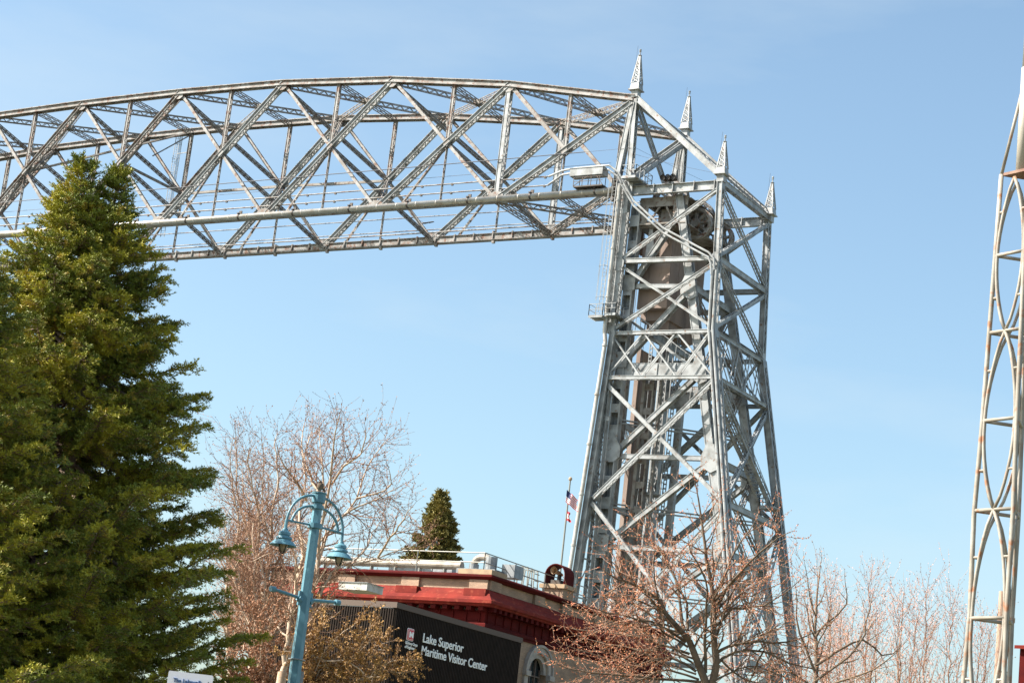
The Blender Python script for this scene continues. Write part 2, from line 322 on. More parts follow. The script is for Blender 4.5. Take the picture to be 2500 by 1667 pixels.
# conduit pipe slung outside the near bottom chord, with clamps
mb = MB(); mb.tube((-9*PNL, -.55, ZB+.02), (-.95, -.55, ZB+.02), .27, n=16); [mb.tube((x-.04, -.55, ZB+.02), (x+.04, -.55, ZB+.02), .285, n=16) for x in np.arange(-1.8, -120, -2.27)]; o = part(mb, 'conduit_pipe', M['pipe']); o.data.polygons.foreach_set('use_smooth', [len(f.vertices) == 4 for f in o.data.polygons])
for i in range(18):
    x = -2.8-i*PNL/2
    c = MB(); c.tube((x-.08, -.55, ZB+.02), (x+.08, -.55, ZB+.02), .33, n=16); c.box(x-.1, x+.1, -.9, -.2, ZB+.25, ZB+.36); c.box(x-.05, x+.28, -.62, -.5, ZB+.3, ZB+.62); part(c, 'pipe_clamp', M['dark'], o)
# hand rails and cables along the chords
def rail_run(y, zs, r, m, nm, x0=-9*PNL, x1=-6.0):
    for z in zs:
        mb = MB(); mb.tube((x0, y, ZB+z), (x1, y, ZB+z), r, n=6); part(mb, nm, m)
rail_run(-.05, (1.15, 2.02), .065, M['rusty'], 'hand_rail', x1=-8.2)
rail_run(W-.1, (1.23, 2.66), .05, M['rusty'], 'hand_rail', x1=-1.0); rail_run(W-.3, (.85,), .07, M['rusty'], 'hand_rail', x1=-1.0)
for i in range(34):
    mb = MB(); x = -8.6-i*3.41
    for z in (1.15, 2.02): mb.box(x-.1, x+.1, -.12, .06, ZB+z-.16, ZB+z+.03)
    part(mb, 'rail_clamp', M['dark']) if i < 30 else None
def cable(mb, p, q, sag, r, n=14):
    p = np.asarray(p, float); q = np.asarray(q, float); pts = [p+(q-p)*i/n-V(0, 0, sag*4*(i/n)*(1-i/n)) for i in range(n+1)]; mb.path(pts, r, 5)
mb = MB(); cable(mb, (-9*PNL, -.4, ZB+3.7), (-4.5, -.4, ZB+4.0), .1, .045); cable(mb, (-4.5, -.4, ZB+4.0), (.2, -.3, ZB+4.1), 0.02, .015); part(mb, 'power_cable', M['wire'])
mb = MB(); cable(mb, (-9*PNL, 0.5, ZB+2.9), (-2.0, 0.3, ZB+3.0), .05, .02); cable(mb, (.5, .2, ZB+3.6), (9.4, -.1, ZB+1.0), .1, .012); cable(mb, (.5, .2, ZB+4.2), (9, W, ZB+1.3), .1, .012); part(mb, 'power_cable', M['wire'])
# caged ladder hanging off the far truss near mid span
mb = MB(); lx, ly = -63.5, W+.2
for s in (-.28, .28): mb.bar((lx+s, ly, ZB+2.5), (lx+s, ly, ZB+15.6), .05, .05)
for i in range(44): mb.bar((lx-.28, ly, ZB+2.6+i*.3), (lx+.28, ly, ZB+2.6+i*.3), .03, .03)
for i in range(7):
    z = ZB+5+i*1.7; pts = [V(lx+.42*math.cos(t), ly+.6*math.sin(t), z) for t in np.linspace(0, math.pi, 9)]; mb.path(pts, .022, 4)
for t in np.linspace(0.2, math.pi-.2, 6): mb.bar((lx+.42*math.cos(t), ly+.6*math.sin(t), ZB+5), (lx+.42*math.cos(t), ly+.6*math.sin(t), ZB+15.4), .03, .03)
mb.bar((lx+.3, ly, ZB+12.2), (lx+2.4, W, ZB+12.2), .08, .08)
part(mb, 'caged_ladder', M['galv'])
# ---- tower
def XB(z): z -= ZB; return 9.5-.042*min(0, z) if z > -13.3 else 10.06+.188*(-13.3-z)
def XA(z): z -= ZB; return 0.1 if z > -13.3 else .34-.031*(-13.3-z)
def YS(y, z):
    t = max(0, -13.3-z)*.042; return y-t if y < 5 else y+t
LV = [0, -6.75, -13.3, -17.5, -28.5, -44.3, -59]
for y in (0.0, W):
    o = -1 if y == 0 else 1
    # span-side leg
    mb = MB(); laced(mb, (0.28, y, ZB+1.0), (0.05, y, ZB+8.9), YH, .5, .42, pitch=.5)
    part(mb, 'end_post', M['steel'])
    mb = MB(); mb.bar((-1.05, y, ZB+.6), (-.15, y, ZB+8.6), .5, .38); laced(mb, (-1.05, y, ZB+.6), (-.15, y, ZB+8.6), (0, 1, 0), .56, .44, lace=(0, 0)); part(mb, 'end_post', M['steel'])
    mb = MB(); laced(mb, (0.1, y, ZB-13.3), (0.1, y, ZB+1.2), YH, .62, .72, pitch=.55)
    mb.box(-.9, .8, y-.33, y+.33, ZB-.35, ZB+.75)
    part(mb, 'tower_leg', M['steel'])
    mb = MB(); a = V(XA(ZB-13.4), y, ZB-13.2); b = V(XA(1.0), YS(y, -59), 1.0)
    laced(mb, a, b, YH, .60, .42, t=.04, pitch=.6, lace=(1, 0), fo=.12); mb.bar(a, b, .42, .36)
    part(mb, 'tower_leg', M['steel'])
    mb = MB(); laced(mb, (.42, y, 1.0), (.3, y, ZB-13.3), (1, 0, 0), .42, .5, pitch=.55, lace=(1, 1)); part(mb, 'guide_post', M['steel'])
    mb = MB()
    for i, z in enumerate(np.arange(ZB-16.5, 4, -3.4)):
        xa = XA(z)-.1; mb.bar((xa, YS(y, z-ZB), z), (.4, y, z-.1), .14, .14); mb.box(XA(z)+.42, XA(z)+.78, y-.3, y-.27, z-1.4, z-1.0) if i % 2 else None
        mb.bar((xa+.1, YS(y, z-3-ZB), z-3.0), (.25, y, z-.3), .08, .09)
    part(mb, 'leg_tie', M['steel'])
    # outer leg in two runs
    mb = MB(); laced(mb, (XB(ZB-13.3), y, ZB-13.3), (9.45, y, ZB+.3), YH, .46, .44, pitch=.5, fo=.12); part(mb, 'tower_leg', M['steel'])
    mb = MB(); laced(mb, (XB(1), YS(y, -59), 1.0), (XB(ZB-13.3), y, ZB-13.3), YH, .60, .56, t=.04, pitch=.55, fo=.14)
    part(mb, 'tower_leg', M['steel'])
    # plate girder at the head
    mb = MB(); mb.bar((.5, y, ZB+.02), (9.3, y, ZB+.0), .05, .78)
    for s in (-.40, .40): mb.bar((.5, y, ZB+.01+s), (9.3, y, ZB+s), .42, .04)
    for x in (2.9, 4.8, 6.9, 8.9): mb.box(x-.03, x+.03, y-.24, y+.24, ZB-.37, ZB+.52)
    part(mb, 'plate_girder', M['steel'])
    # raking chord from the truss end down to the outer leg
    mb = MB(); laced(mb, (.2, y, ZB+8.95), (9.45, y, ZB+.75), YH, .46, .42, pitch=.5, cover=1, fo=.06); part(mb, 'raking_chord', M['steel'])
    # struts
    mb = MB(); laced(mb, (.3, y, ZB-6.6), (XB(ZB-6.7), y, ZB-6.75), YH, .36, .36, lace=(0, 0)); mb.bar((.3, y, ZB-6.6), (XB(ZB-6.7), y, ZB-6.75), .2, .2)
    gusset(mb, (.25, ZB-6.9), .5, .7, y-.36); gusset(mb, (XB(ZB-6.7)-.1, ZB-6.9), .42, .65, y-.30); part(mb, 'strut', M['steel'])
    # diagonals of the side face
    def dia(p, q, w=.32, h=.28, lc=(0, 0), dy=0.0, nm='side_diagonal'):
        mb = MB(); laced(mb, (p[0], YS(y, p[1])+dy, ZB+p[1]), (q[0], YS(y, q[1])+dy, ZB+q[1]), YH, w, h, lace=lc, pitch=.4, fl=.06); part(mb, nm, M['steel'])
    dia((.4, -6.4), (9.35, -.3), .30, .24, (1, 0))
    dia((.3, -7.0), (9.95, -13.0), .22, .17); dia((.0, -13.1), (9.7, -7.1), .30, .23, (1, 0))
    dia((.2, -17.9), (12.7, -28.4), .28, .26, (0, 1)); dia((.4, -28.3), (10.6, -17.8), .42, .26, (1, 0))
    dia((.3, -28.7), (15.8, -44.2), .28, .26, (0, 1)); dia((-.4, -44.2), (13.0, -28.8), .40, .27, (1, 0))
    dia((XA(16), -44.5), (18.5, -58.8), .3, .34); dia((XA(2), -58.8), (15.9, -44.5), .3, .34)
    mb = MB(); laced(mb, (-.6, YS(y, -44.3), ZB-44.3), (15.8, YS(y, -44.3), ZB-44.3), YH, .5, .5); part(mb, 'strut', M['steel'])
# lattice portal girders on three faces between levels 2 and 3
def portal(P0, P1, Q0, Q1, side, n=3, gus=True):
    """P top chord ends, Q bottom chord ends"""
    mb = MB(); P0, P1, Q0, Q1 = map(lambda v: np.asarray(v, float), (P0, P1, Q0, Q1))
    laced(mb, P0, P1, side, .4, .26, lace=(1, 1), pitch=.5, fl=.08); laced(mb, Q0, Q1, side, .4, .26, lace=(1, 1), pitch=.5, fl=.08)
    tp = [P0+(P1-P0)*i/n for i in range(n+1)]; bt = [Q0+(Q1-Q0)*i/n for i in range(n+1)]
    for i in range(n):
        for a, b in ((tp[i], bt[i+1]), (bt[i], tp[i+1])):
            for s in (-.15, .15): mb.bar(a+nrm(np.asarray(side, float))*s, b+nrm(np.asarray(side, float))*s, .05, .13, side)
    if gus:
        for p in tp[1:-1]: mb.obox(p-V(0, 0, .25), nrm(P1-P0)*.42, nrm(np.asarray(side, float))*.02, V(0, 0, .25))
        for p in bt[1:-1]: mb.obox(p+V(0, 0, .25), nrm(P1-P0)*.42, nrm(np.asarray(side, float))*.02, V(0, 0, .25))
    part(mb, 'portal_girder', M['steel'])
x2, x3 = XB(ZB-13.3), XB(ZB-17.5)
for y in (0, W): portal((.1, y, ZB-13.3), (x2-.3, y, ZB-13.35), (.1, YS(y, -17.5), ZB-17.4), (x3-.3, YS(y, -17.5), ZB-17.5), (0, 1, 0))
portal((x2, .3, ZB-13.4), (x2, W-.3, ZB-13.4), (x3, .3, ZB-17.6), (x3, W-.3, ZB-17.6), (1, 0, 0), 4, False)
# outer face between near and far outer legs
def XL(z): return XB(ZB+z)
def oface(p, q, kind):
    mb = MB(); a = V(XL(p[1]), YS(p[0], p[1]), ZB+p[1]); b = V(XL(q[1]), YS(q[0], q[1]), ZB+q[1])
    if kind == 'lat': lattice(mb, a, b, (1, 0, 0), .34, .34, .45)
    else: laced(mb, a, b, (1, 0, 0), .30, .28, pitch=.42, fl=.06)
    part(mb, 'end_diagonal', M['steel'])
mb = MB(); laced(mb, (9.45, .2, ZB+.3), (9.45, W-.2, ZB+.3), (1, 0, 0), .42, .45, pitch=.45, lace=(1, 1)); part(mb, 'strut', M['steel'])
mb = MB(); laced(mb, (9.8, .2, ZB-6.8), (9.8, W-.2, ZB-6.8), (1, 0, 0), .4, .42, pitch=.45, lace=(0, 0)); part(mb, 'strut', M['steel'])
oface((0, -6.5), (W, -.3), 'lac'); oface((0, -.3), (W, -6.5), 'lat')
oface((0, -13), (W, -7.1), 'lac'); oface((0, -7.1), (W, -13), 'lat')
oface((0, -28.2), (W, -17.9), 'lac'); oface((0, -17.9), (W, -28.2), 'lat')
oface((0, -44), (W, -28.9), 'lac'); oface((0, -28.9), (W, -44), 'lat')
oface((0, -58.5), (W, -44.7), 'lac'); oface((0, -44.7), (W, -58.5), 'lac')
mb = MB(); laced(mb, (XL(-28.5), -.5, ZB-28.5), (XL(-28.5), W+.5, ZB-28.5), (1, 0, 0), .4, .42, lace=(1, 1)); part(mb, 'strut', M['steel'])
mb = MB(); laced(mb, (XL(-44.3), -1.1, ZB-44.3), (XL(-44.3), W+1.1, ZB-44.3), (1, 0, 0), .4, .42, lace=(1, 1)); part(mb, 'strut', M['steel'])
# raking lattice cross braces in the sloping roof of the tower head
mb = MB(); lattice(mb, (.3, .3, ZB+8.7), (9.3, W-.3, ZB+.9), (0, .3, 1), .4, .36, .5); lattice(mb, (.3, W-.3, ZB+8.7), (9.3, .3, ZB+.9), (0, .3, 1), .4, .36, .5); part(mb, 'raking_brace', M['steel'])
mb = MB(); laced(mb, (0, .2, ZB+8.8), (0, W-.2, ZB+8.8), (1, 0, 0), .4, .5, pitch=.5); part(mb, 'portal_strut', M['steel'])
mb = MB(); laced(mb, (.2, .3, ZB+8.3), (0, W-.3, ZB+1.2), (1, 0, 0), .3, .3, lace=(0, 0)); part(mb, 'portal_brace', M['steel'])
mb = MB(); laced(mb, (.2, W-.3, ZB+8.3), (.3, .6, ZB+1.4), (1, 0, 0), .4, .42, lace=(1, 0)); part(mb, 'portal_brace', M['steel'])
# inner lift frame: plumb guide column and battered back column in two planes
def XR(z): return 5.08+.2265*(-z)
UL = [(-1.2, -1.6), (-8.6, -8.95), (-15.7, -16.6), (-24.1, -24.4), (-32.1, -32.4), (-41, -41.2), (-51, -51.2)]
for y in (.95, W-.95):
    mb = MB()
    for x in (.52, 1.30): mb.bar((x, y, 1.0), (x, y, ZB-1), .72, .06, (0, 1, 0))
    mb.box(.55, 1.27, y+.30, y+.34, 1.0, ZB-1)
    for i in range(26):
        z = ZB-2.6-i*2.15; mb.box(.53, 1.29, y-.385, y-.36, z-.55, z+.25+.25*(i % 3 == 0))
    for s in (.5, 1.32): mb.bar((s, y-.33, 1.0), (s, y-.33, ZB-1), .12, .12)
    part(mb, 'guide_column', M['steel'])
    mb = MB(); a = V(XR(0), y, ZB-.3); b = V(XR(-59), y, 1.0)
    laced(mb, a, b, YH, .56, .64, t=.05, pitch=.55, lace=(1, 1)); mb.bar(a, b, .44, .42)
    part(mb, 'back_column', M['steel'])
    for i, (zl, zr) in enumerate(UL):
        mb = MB()
        if i == 0: pass
        elif i == 2:
            mb.bar((.6, y-.25, ZB-16.4), (XR(-16.7), y-.25, ZB-16.6), .06, 1.15); mb.bar((.6, y+.25, ZB-16.4), (XR(-16.7), y+.25, ZB-16.6), .06, 1.15)
            for s in (-.58, .58): mb.bar((.6, y, ZB-16.4+s), (XR(-16.7), y, ZB-16.6+s), .62, .04)
            for x in (2.2, 4.6, 6.4): mb.box(x-.05, x+.05, y-.36, y-.28, ZB-17.0, ZB-15.95)
            part(mb, 'plate_girder', M['steel'])
        else:
            mb.bar((1.2, y, ZB+zl-.1), (XR(zr), y, ZB+zr), .5, .32); mb.bar((1.2, y, ZB+zl+.08), (XR(zr), y, ZB+zr+.18), .56, .03); mb.bar((1.2, y, ZB+zl-.28), (XR(zr), y, ZB+zr-.18), .56, .03)
            part(mb, 'strut', M['steel'])
        if i+1 < len(UL):
            z2 = UL[i+1][0]; mb = MB()
            laced(mb, (1.25, y, ZB+z2+.25), (XR(zr)-.1, y, ZB+zr-.2), YH, .42, .40, pitch=.5, lace=(1, 0), fl=.08); mb.bar((1.25, y, ZB+z2+.25), (XR(zr)-.1, y, ZB+zr-.2), .36, .26)
            part(mb, 'frame_diagonal', M['steel'])
        mb = MB()
        yy = y-.42
        if i:
            hgt = 1.3 if i in (1,) else 1.1
            if i in (1, 2, 4): mb.box(.35, 1.62, yy-.02, yy+.02, ZB+zl-.55, ZB+zl+.9)
            else: mb.plate([(.5, yy, ZB+zl-.7), (.5, yy, ZB+zl+2.0), (1.0, yy, ZB+zl+1.9), (1.85, yy, ZB+zl+.65), (1.85, yy, ZB+zl-.2), (1.3, yy, ZB+zl-.7)], (0, .04, 0))
            xr = XR(zr); mb.plate([(xr-.5, yy, ZB+zr+1.2), (xr+.25, yy, ZB+zr+1.2), (xr+.75, yy, ZB+zr-1.0), (xr+.1, yy, ZB+zr-1.3), (xr-.9, yy, ZB+zr-.7), (xr-.9, yy, ZB+zr+.2)], (0, .04, 0))
            part(mb, 'gusset_plate', M['steel'])
# cross girders between the inner frames
for i, (zl, zr) in enumerate(UL[1:], 1):
    mb = MB()
    laced(mb, (XR(zr), 1.2, ZB+zr), (XR(zr), W-1.2, ZB+zr), (1, 0, 0), .4, .5, pitch=.5)
    part(mb, 'cross_strut', M['steel'])
    if i < 6:
        z2 = UL[i+1][1]
        mb = MB(); lattice(mb, (XR(zr), 1.3, ZB+zr-.3), (XR(z2), W-1.3, ZB+z2+.3), (1, 0, 0), .35, .35, .45); lattice(mb, (XR(zr), W-1.3, ZB+zr-.3), (XR(z2), 1.3, ZB+z2+.3), (1, 0, 0), .35, .35, .45); part(mb, 'cross_brace', M['brace'])
mb = MB(); mb.bar((3.0, 1.2, ZB-13.0), (3.2, W-1.2, ZB-13.0), .5, .7, (1, 0, 0)); part(mb, 'cross_girder', M['steel'])
mb = MB()
for y0 in (2.0, W-2.0):
    for x in (.55, 1.1): mb.bar((x, y0, 1), (x, y0, ZB-12.5), .1, .5, (1, 0, 0))
part(mb, 'span_guide_rail', M['brace'])
mb = MB()
for y0 in (2.3,):
    mb.box(2.6, 2.9, y0-.3, y0+.3, 14, ZB-17); mb.box(3.6, 3.75, y0-.3, y0+.3, 14, ZB-17); mb.box(4.3, 4.45, y0-.2, y0+.2, 14, ZB-17)
for i in range(20): mb.box(2.6, 3.7, 2.05, 2.15, ZB-18-i*2.2, ZB-17.4-i*2.2)
part(mb, 'weight_guide', M['brace'])
mb = MB(); mb.box(1.9, 5.2, W-3.6, W-3.3, ZB-18.4, ZB-17.0); mb.box(2.0, 2.5, W-3.5, W-3.0, 1, ZB-17); mb.box(3.7, 4.3, W-3.5, W-3.0, 1, ZB-17); part(mb, 'weight_guide', M['steel'])
mb = MB(); mb.box(.55, .75, 4.2, 7.6, ZB-46, ZB-13.5)
for z in np.arange(ZB-45, ZB-14, 2.9): mb.box(.75, .84, 4.2, 7.6, z, z+.09)
for y in (4.2, 7.5): mb.box(.75, .95, y, y+.1, ZB-46, ZB-13.5)
part(mb, 'shield_wall', M['concrete'])
for zz0, zz1 in ((-17.6, -28.3), (-28.7, -44.0)):
    mb = MB(); lattice(mb, (.5, YS(0, zz0)+.2, ZB+zz0), (.3, YS(W, zz1)-.2, ZB+zz1), (1, 0, 0), .4, .4, .5); lattice(mb, (.5, YS(W, zz0)-.2, ZB+zz0), (.3, YS(0, zz1)+.2, ZB+zz1), (1, 0, 0), .4, .4, .5); part(mb, 'cross_brace', M['steel'])
for z in (-21, -28.5, -36, -44.3):
    mb = MB(); lattice(mb, (1.2, 1.3, ZB+z), (XR(z), W-1.3, ZB+z), (0, 0, 1), .3, .3, .5); laced(mb, (.9, 1.2, ZB+z-.1), (.9, W-1.2, ZB+z-.1), (1, 0, 0), .3, .4, lace=(0, 0)); part(mb, 'floor_brace', M['steel'])
for i, (x, y) in enumerate(((.95, 2.2), (1.05, 2.5), (.95, 7.9), (1.05, 8.2), (2.2, 2.2), (2.3, 7.9))):
    mb = MB(); mb.tube((x, y, 6), (x, y, ZB-2), .03, n=5); part(mb, 'lift_cable', M['wire'])
mb = MB()
for s in (-1, 1):
    for yy in (4.7, 5.6): mb.bar((3.2+s*.35, yy, 1), (3.2+s*.35, yy, ZB-12.5), .08, .12, (1, 0, 0))
for i in range(40):
    z = 5+i*.98; mb.bar((2.85, 4.7, z), (3.55, 4.7, z+.98), .05, .09); mb.bar((3.55, 4.7, z), (2.85, 4.7, z+.98), .05, .09)
part(mb, 'lattice_guide', M['steel'])
# machinery floor at the tower head
mb = MB(); mb.box(1.2, 6.0, .75, .81, ZB-1.35, ZB-.45); mb.box(1.2, 2.1, .75, .81, ZB-2.9, ZB-1.35); mb.box(3.0, 4.1, 1.6, 1.66, ZB-2.9, ZB-1.35); mb.box(4.6, 5.7, .75, .81, ZB-2.9, ZB-1.35)
mb.box(1.2, 6.0, .62, .9, ZB-3.05, ZB-2.9); mb.box(1.0, 6.3, .9, W-.9, ZB-3.2, ZB-3.08); mb.box(1.0, 6.2, .9, W-.9, ZB-.7, ZB-.62)
for x in (2.6, 3.9, 5.3): mb.box(x-.06, x+.06, 1.0, W-1, ZB-1.2, ZB-.75)
mb.box(1.2, 6.0, 4.5, 4.56, ZB-2.9, ZB-.8); mb.bar((2.2, .9, ZB-2.8), (3.3, .9, ZB-1.1), .12, .16); mb.bar((4.6, .9, ZB-2.8), (3.7, .9, ZB-1.1), .12, .16)
part(mb, 'machinery_floor', M['brace'])
mb = MB(); mb.box(.32, .40, 1.35, 3.6, ZB-5.0, ZB-1.6); mb.box(.28, .46, 1.35, 3.7, ZB-1.6, ZB-1.45); mb.box(.28, .40, W-3.6, W-1.4, ZB-5.0, ZB-1.6); part(mb, 'guard_wall', M['concrete'])
mb = MB(); mb.plate([(2.15, 1.3, ZB-3.2), (2.45, 1.3, ZB-3.2), (3.0, 1.3, ZB-6.4), (1.9, 1.3, ZB-6.4)], (0, .1, 0)); part(mb, 'hanger_plate', M['steel'])
# sheaves
for (sx, sy) in ((3.4, 2.4), (3.4, W-2.4), (5.9, 3.2), (5.9, W-2.6)):
    c = V(sx, sy, ZB-.2 if sx < 5 else ZB-2.4); r = 1.55 if sx < 5 else 1.3
    mb = MB(); n = 32
    for i in range(n):
        t0, t1 = 2*math.pi*i/n, 2*math.pi*(i+1)/n
        a = c+V(r*math.cos(t0), 0, r*math.sin(t0)); b = c+V(r*math.cos(t1), 0, r*math.sin(t1)); mb.bar(a, b, .62, .22)
        for s in (-.3, .3): mb.bar(a+V(0, s, 0)+(a-c)*.06, b+V(0, s, 0)+(b-c)*.06, .05, .22)
    for i in range(8):
        t = 2*math.pi*i/8+.2; mb.bar(c, c+V(r*math.cos(t), 0, r*math.sin(t)), .3, .2)
    mb.tube(c-V(0, .6, 0), c+V(0, .6, 0), .4, n=14)
    part(mb, 'sheave', M['rusty'])
# spires
def spire(x, y, zbot, ztop):
    t = MB(); h = ztop-zbot; wb, wt = .46, .07; zc = zbot+h*.86
    def hw(z): return wb+(wt-wb)*(z-zbot)/(zc-zbot)
    t.box(x-.33, x+.33, y-.33, y+.33, zbot-.7, zbot-.05)
    t.box(x-.56, x+.56, y-.56, y+.56, zbot-.05, zbot+.04)
    z1 = zbot+.62
    def ring(z, k=1.0): q = hw(z)*k; return [V(x-q, y-q, z), V(x+q, y-q, z), V(x+q, y+q, z), V(x-q, y+q, z)]
    for i in range(4):
        a, b = ring(zbot+.04), ring(z1); t.plate([a[i], a[(i+1) % 4], b[(i+1) % 4], b[i]], nrm(np.cross(b[i]-a[i], a[(i+1) % 4]-a[i]))*.02)
        a, b = ring(zc-.75), ring(zc); t.plate([a[i], a[(i+1) % 4], b[(i+1) % 4], b[i]], nrm(np.cross(b[i]-a[i], a[(i+1) % 4]-a[i]))*.02)
        a, b = ring(z1), ring(zc); t.bar(a[i], b[i], .09, .09)
        zz = np.linspace(z1, zc-.75, 5)
        for j in range(4):
            a, b = ring(zz[j]), ring(zz[j+1]); k = (i+1) % 4
            t.bar(a[i], b[k], .03, .085, (0, 1, 0) if i % 2 == 0 else (1, 0, 0)); t.bar(a[k], b[i], .03, .085, (0, 1, 0) if i % 2 == 0 else (1, 0, 0)); t.bar(b[i], b[k], .04, .06)
    sp = part(t, 'spire', M['steel'])
    f = MB(); f.lathe((x, y, zc), [(.0, -.02), (.17, 0), (.19, .05), (.12, .09), (.06, .12), (.05, .36), (.11, .40), (.11, .44), (.06, .48), (.10, .54), (.11, .60), (.07, .66), (0, .68)], 10); part(f, 'finial', M['steel'], sp)
    r = MB(); r.tube((x-.38, y, zbot+1.5), (x-.30, y, ztop+.5), .012, n=4); part(r, 'lightning_rod', M['wire'], sp)
spire(.0, 0, ZB+9.75, ZB+13.7); spire(.1, W, ZB+9.75, ZB+13.6); spire(9.45, 0, ZB+.95, ZB+4.5); spire(9.6, W, ZB+.6, ZB+4.2)
# twin pipes: machinery box to outer leg and down it
o = MB()
for dz, dx in ((0, 0), (-.42, .05)):
    pts = [V(-8.2, -.05, ZB+2.02+dz*2), V(-6.6, -.4, ZB+2.35+dz), V(-5.2, -.6, ZB+2.4+dz), V(-1.6, -.7, ZB+2.4+dz), V(-.5, -.7, ZB+1.6+dz), V(0.2, -.7, ZB+.4+dz), V(1.3, -.6, ZB-1.2+dz), V(4.5, -.6, ZB-3.9+dz), V(9.2, -.6, ZB-6.4+dz), V(9.75-dx*5, -.62, ZB-7.0+dz), V(9.9-dx*5, -.62, ZB-8+dz)]
    o.path(pts, .10, 8)
part(o, 'conduit', M['steel'])
o = MB()
for dx in (-.22, .16):
    o.path([V(9.9+dx, -.55, ZB-8), V(10.06+dx, -.55, ZB-13.3), V(XB(1)+dx, YS(-.55, -59), 1)], .13, 8)
part(o, 'conduit', M['steel'])
o = MB(); o.path([V(-.25, -.75, ZB+.3), V(-.25, -.75, ZB-13.2), V(XA(ZB-14.2)-.36, -.75, ZB-14.2), V(XA(1)-.36, YS(-.75, -59), 1)], .18, 12)
for z in np.arange(ZB-1, 4, -4.5): o.tube((XA(z)-.36, YS(-.75, z-ZB), z), (XA(z)-.36, YS(-.75, z-ZB), z-.15), .23, n=12)
part(o, 'riser_pipe', M['pipe'])
# ladder beside the riser pipe with hoops
o = MB()
for s in (-.75, -1.1): o.bar((s, -.75, ZB-11.5), (s+.15, -.75, ZB+1.5), .04, .04)
for z in np.arange(ZB-11.3, ZB+1.2, .35): o.bar((-1.02, -.75, z), (-.68, -.75, z), .03, .03)
for z in np.arange(ZB-10.2, ZB+1.8, 2.9):
    o.path([V(-.92+.42*math.cos(t), -.9-.45*math.sin(t), z) for t in np.linspace(0, math.pi, 9)], .025, 4)
for t in np.linspace(.3, math.pi-.3, 4): o.bar((-.92+.42*math.cos(t), -.9-.45*math.sin(t), ZB-10.5), (-.82+.42*math.cos(t), -.9-.45*math.sin(t), ZB+1.6), .025, .025)
part(o, 'caged_ladder', M['steel'])
def platform(x0, x1, y0, y1, z, hr=1.0, name='platform', sides='nesw'):
    p = MB(); p.box(x0, x1, y0, y1, z-.12, z)
    for i in range(5): yy = y0+(y1-y0)*i/4; p.box(x0, x1, yy-.03, yy+.03, z-.24, z-.12)
    C = [(x0, y0), (x1, y0), (x1, y1), (x0, y1)]
    for i in range(4):
        (a, b), (c, d) = C[i], C[(i+1) % 4]; n = max(1, int(round(math.hypot(c-a, d-b)/.8)))
        for j in range(n+1): p.bar((a+(c-a)*j/n, b+(d-b)*j/n, z), (a+(c-a)*j/n, b+(d-b)*j/n, z+hr), .05, .05)
        for k in (.5, 1.0): p.bar((a, b, z+hr*k), (c, d, z+hr*k), .045, .045)
    part(p, name, M['steel'])
platform(.3, 1.7, -1.6, 1.6, ZB+.95); platform(-1.5, -.1, -1.7, -.5, ZB-12.0); platform(-.2, .9, -1.2, 1.0, ZB-11.7, .9)
mb = MB()   # access stair inside the side face, and one behind the outer face
for dy in (-.4, .4):
    mb.bar((1.0, 1.8+dy, ZB-11.7), (8.8, 1.8+dy, ZB-17.0), .06, .22)
    mb.bar((1.0, 1.8+dy, ZB-10.8), (8.8, 1.8+dy, ZB-16.1), .05, .05)
    for i in range(9): x = 1.2+i*.94; z = ZB-11.7-(x-1)*.68; mb.bar((x, 1.8+dy, z), (x, 1.8+dy, z+.9), .04, .04)
for i in range(26): x = 1.2+i*.3; mb.box(x-.11, x+.11, 1.4, 2.2, ZB-11.7-(x-1)*.68, ZB-11.67-(x-1)*.68)
part(mb, 'stair', M['steel'])
mb = MB(); a, b = V(10.6, 1.2, ZB-18.5), V(12.2, 9.0, ZB-27.0)
for s in (-.45, .45): mb.bar(a+V(s, 0, 0), b+V(s, 0, 0), .06, .26); mb.bar(a+V(s, 0, 1), b+V(s, 0, 1), .05, .05)
for i in range(30): c = a+(b-a)*(i+.5)/30; mb.obox(c, V(.45, 0, 0), V(0, .13, 0), V(0, 0, .02))
for i in range(10): c = a+(b-a)*i/9; mb.bar(c+V(.45, 0, 0), c+V(.45, 0, 1), .04, .04)
part(mb, 'stair', M['steel'])
platform(12.0, 13.4, 8.2, 9.6, ZB-27.0, 1.1)
platform(3.2, 4.6, 2.6, 4.0, ZB-27.0, 1.1)
# pale machinery box slung at the truss end with its inspection cradle
mb = MB(); mb.box(-5.35, -1.95, -1.2, -.1, ZB+1.45, ZB+2.15); mb.box(-5.4, -1.9, -1.25, -.05, ZB+2.15, ZB+2.22)
bx = part(mb, 'equipment_box', M['steel'])
mb = MB(); mb.box(-4.9, -1.9, -1.1, 0, ZB+.38, ZB+.5)
for x in (-4.9, -4.0, -3.1, -2.2): 
    for yy in (-1.1, 0): mb.bar((x, yy, ZB+.5), (x, yy, ZB+1.45), .05, .05)
for z in (.9, 1.3): mb.bar((-4.9, -1.1, ZB+z), (-1.9, -1.1, ZB+z), .04, .04)
mb.bar((-4.9, -1.1, ZB+.5), (-3.4, -1.1, ZB+1.4), .05, .05); mb.bar((-2.6, -1.1, ZB+1.4), (-1.9, -1.1, ZB+.5), .05, .05)
part(mb, 'service_cradle', M['dark'], bx)
mb = MB(); mb.box(-1.25, -.95, -.5, .5, ZB-.9, ZB+1.2); part(mb, 'bearing_plate', M['dark'])
mb = MB()
for y in (0, W):
    yy = YS(y, -59)
    for x in (XA(0)-.3, XB(0)): mb.box(x-1.6, x+1.6, yy-1.2, yy+1.2, 0, 1.4)
mb.box(-4, 21, 1.7, W-1.7, 0, .9)
part(mb, 'pier', M['stone'])
finish(bridge)

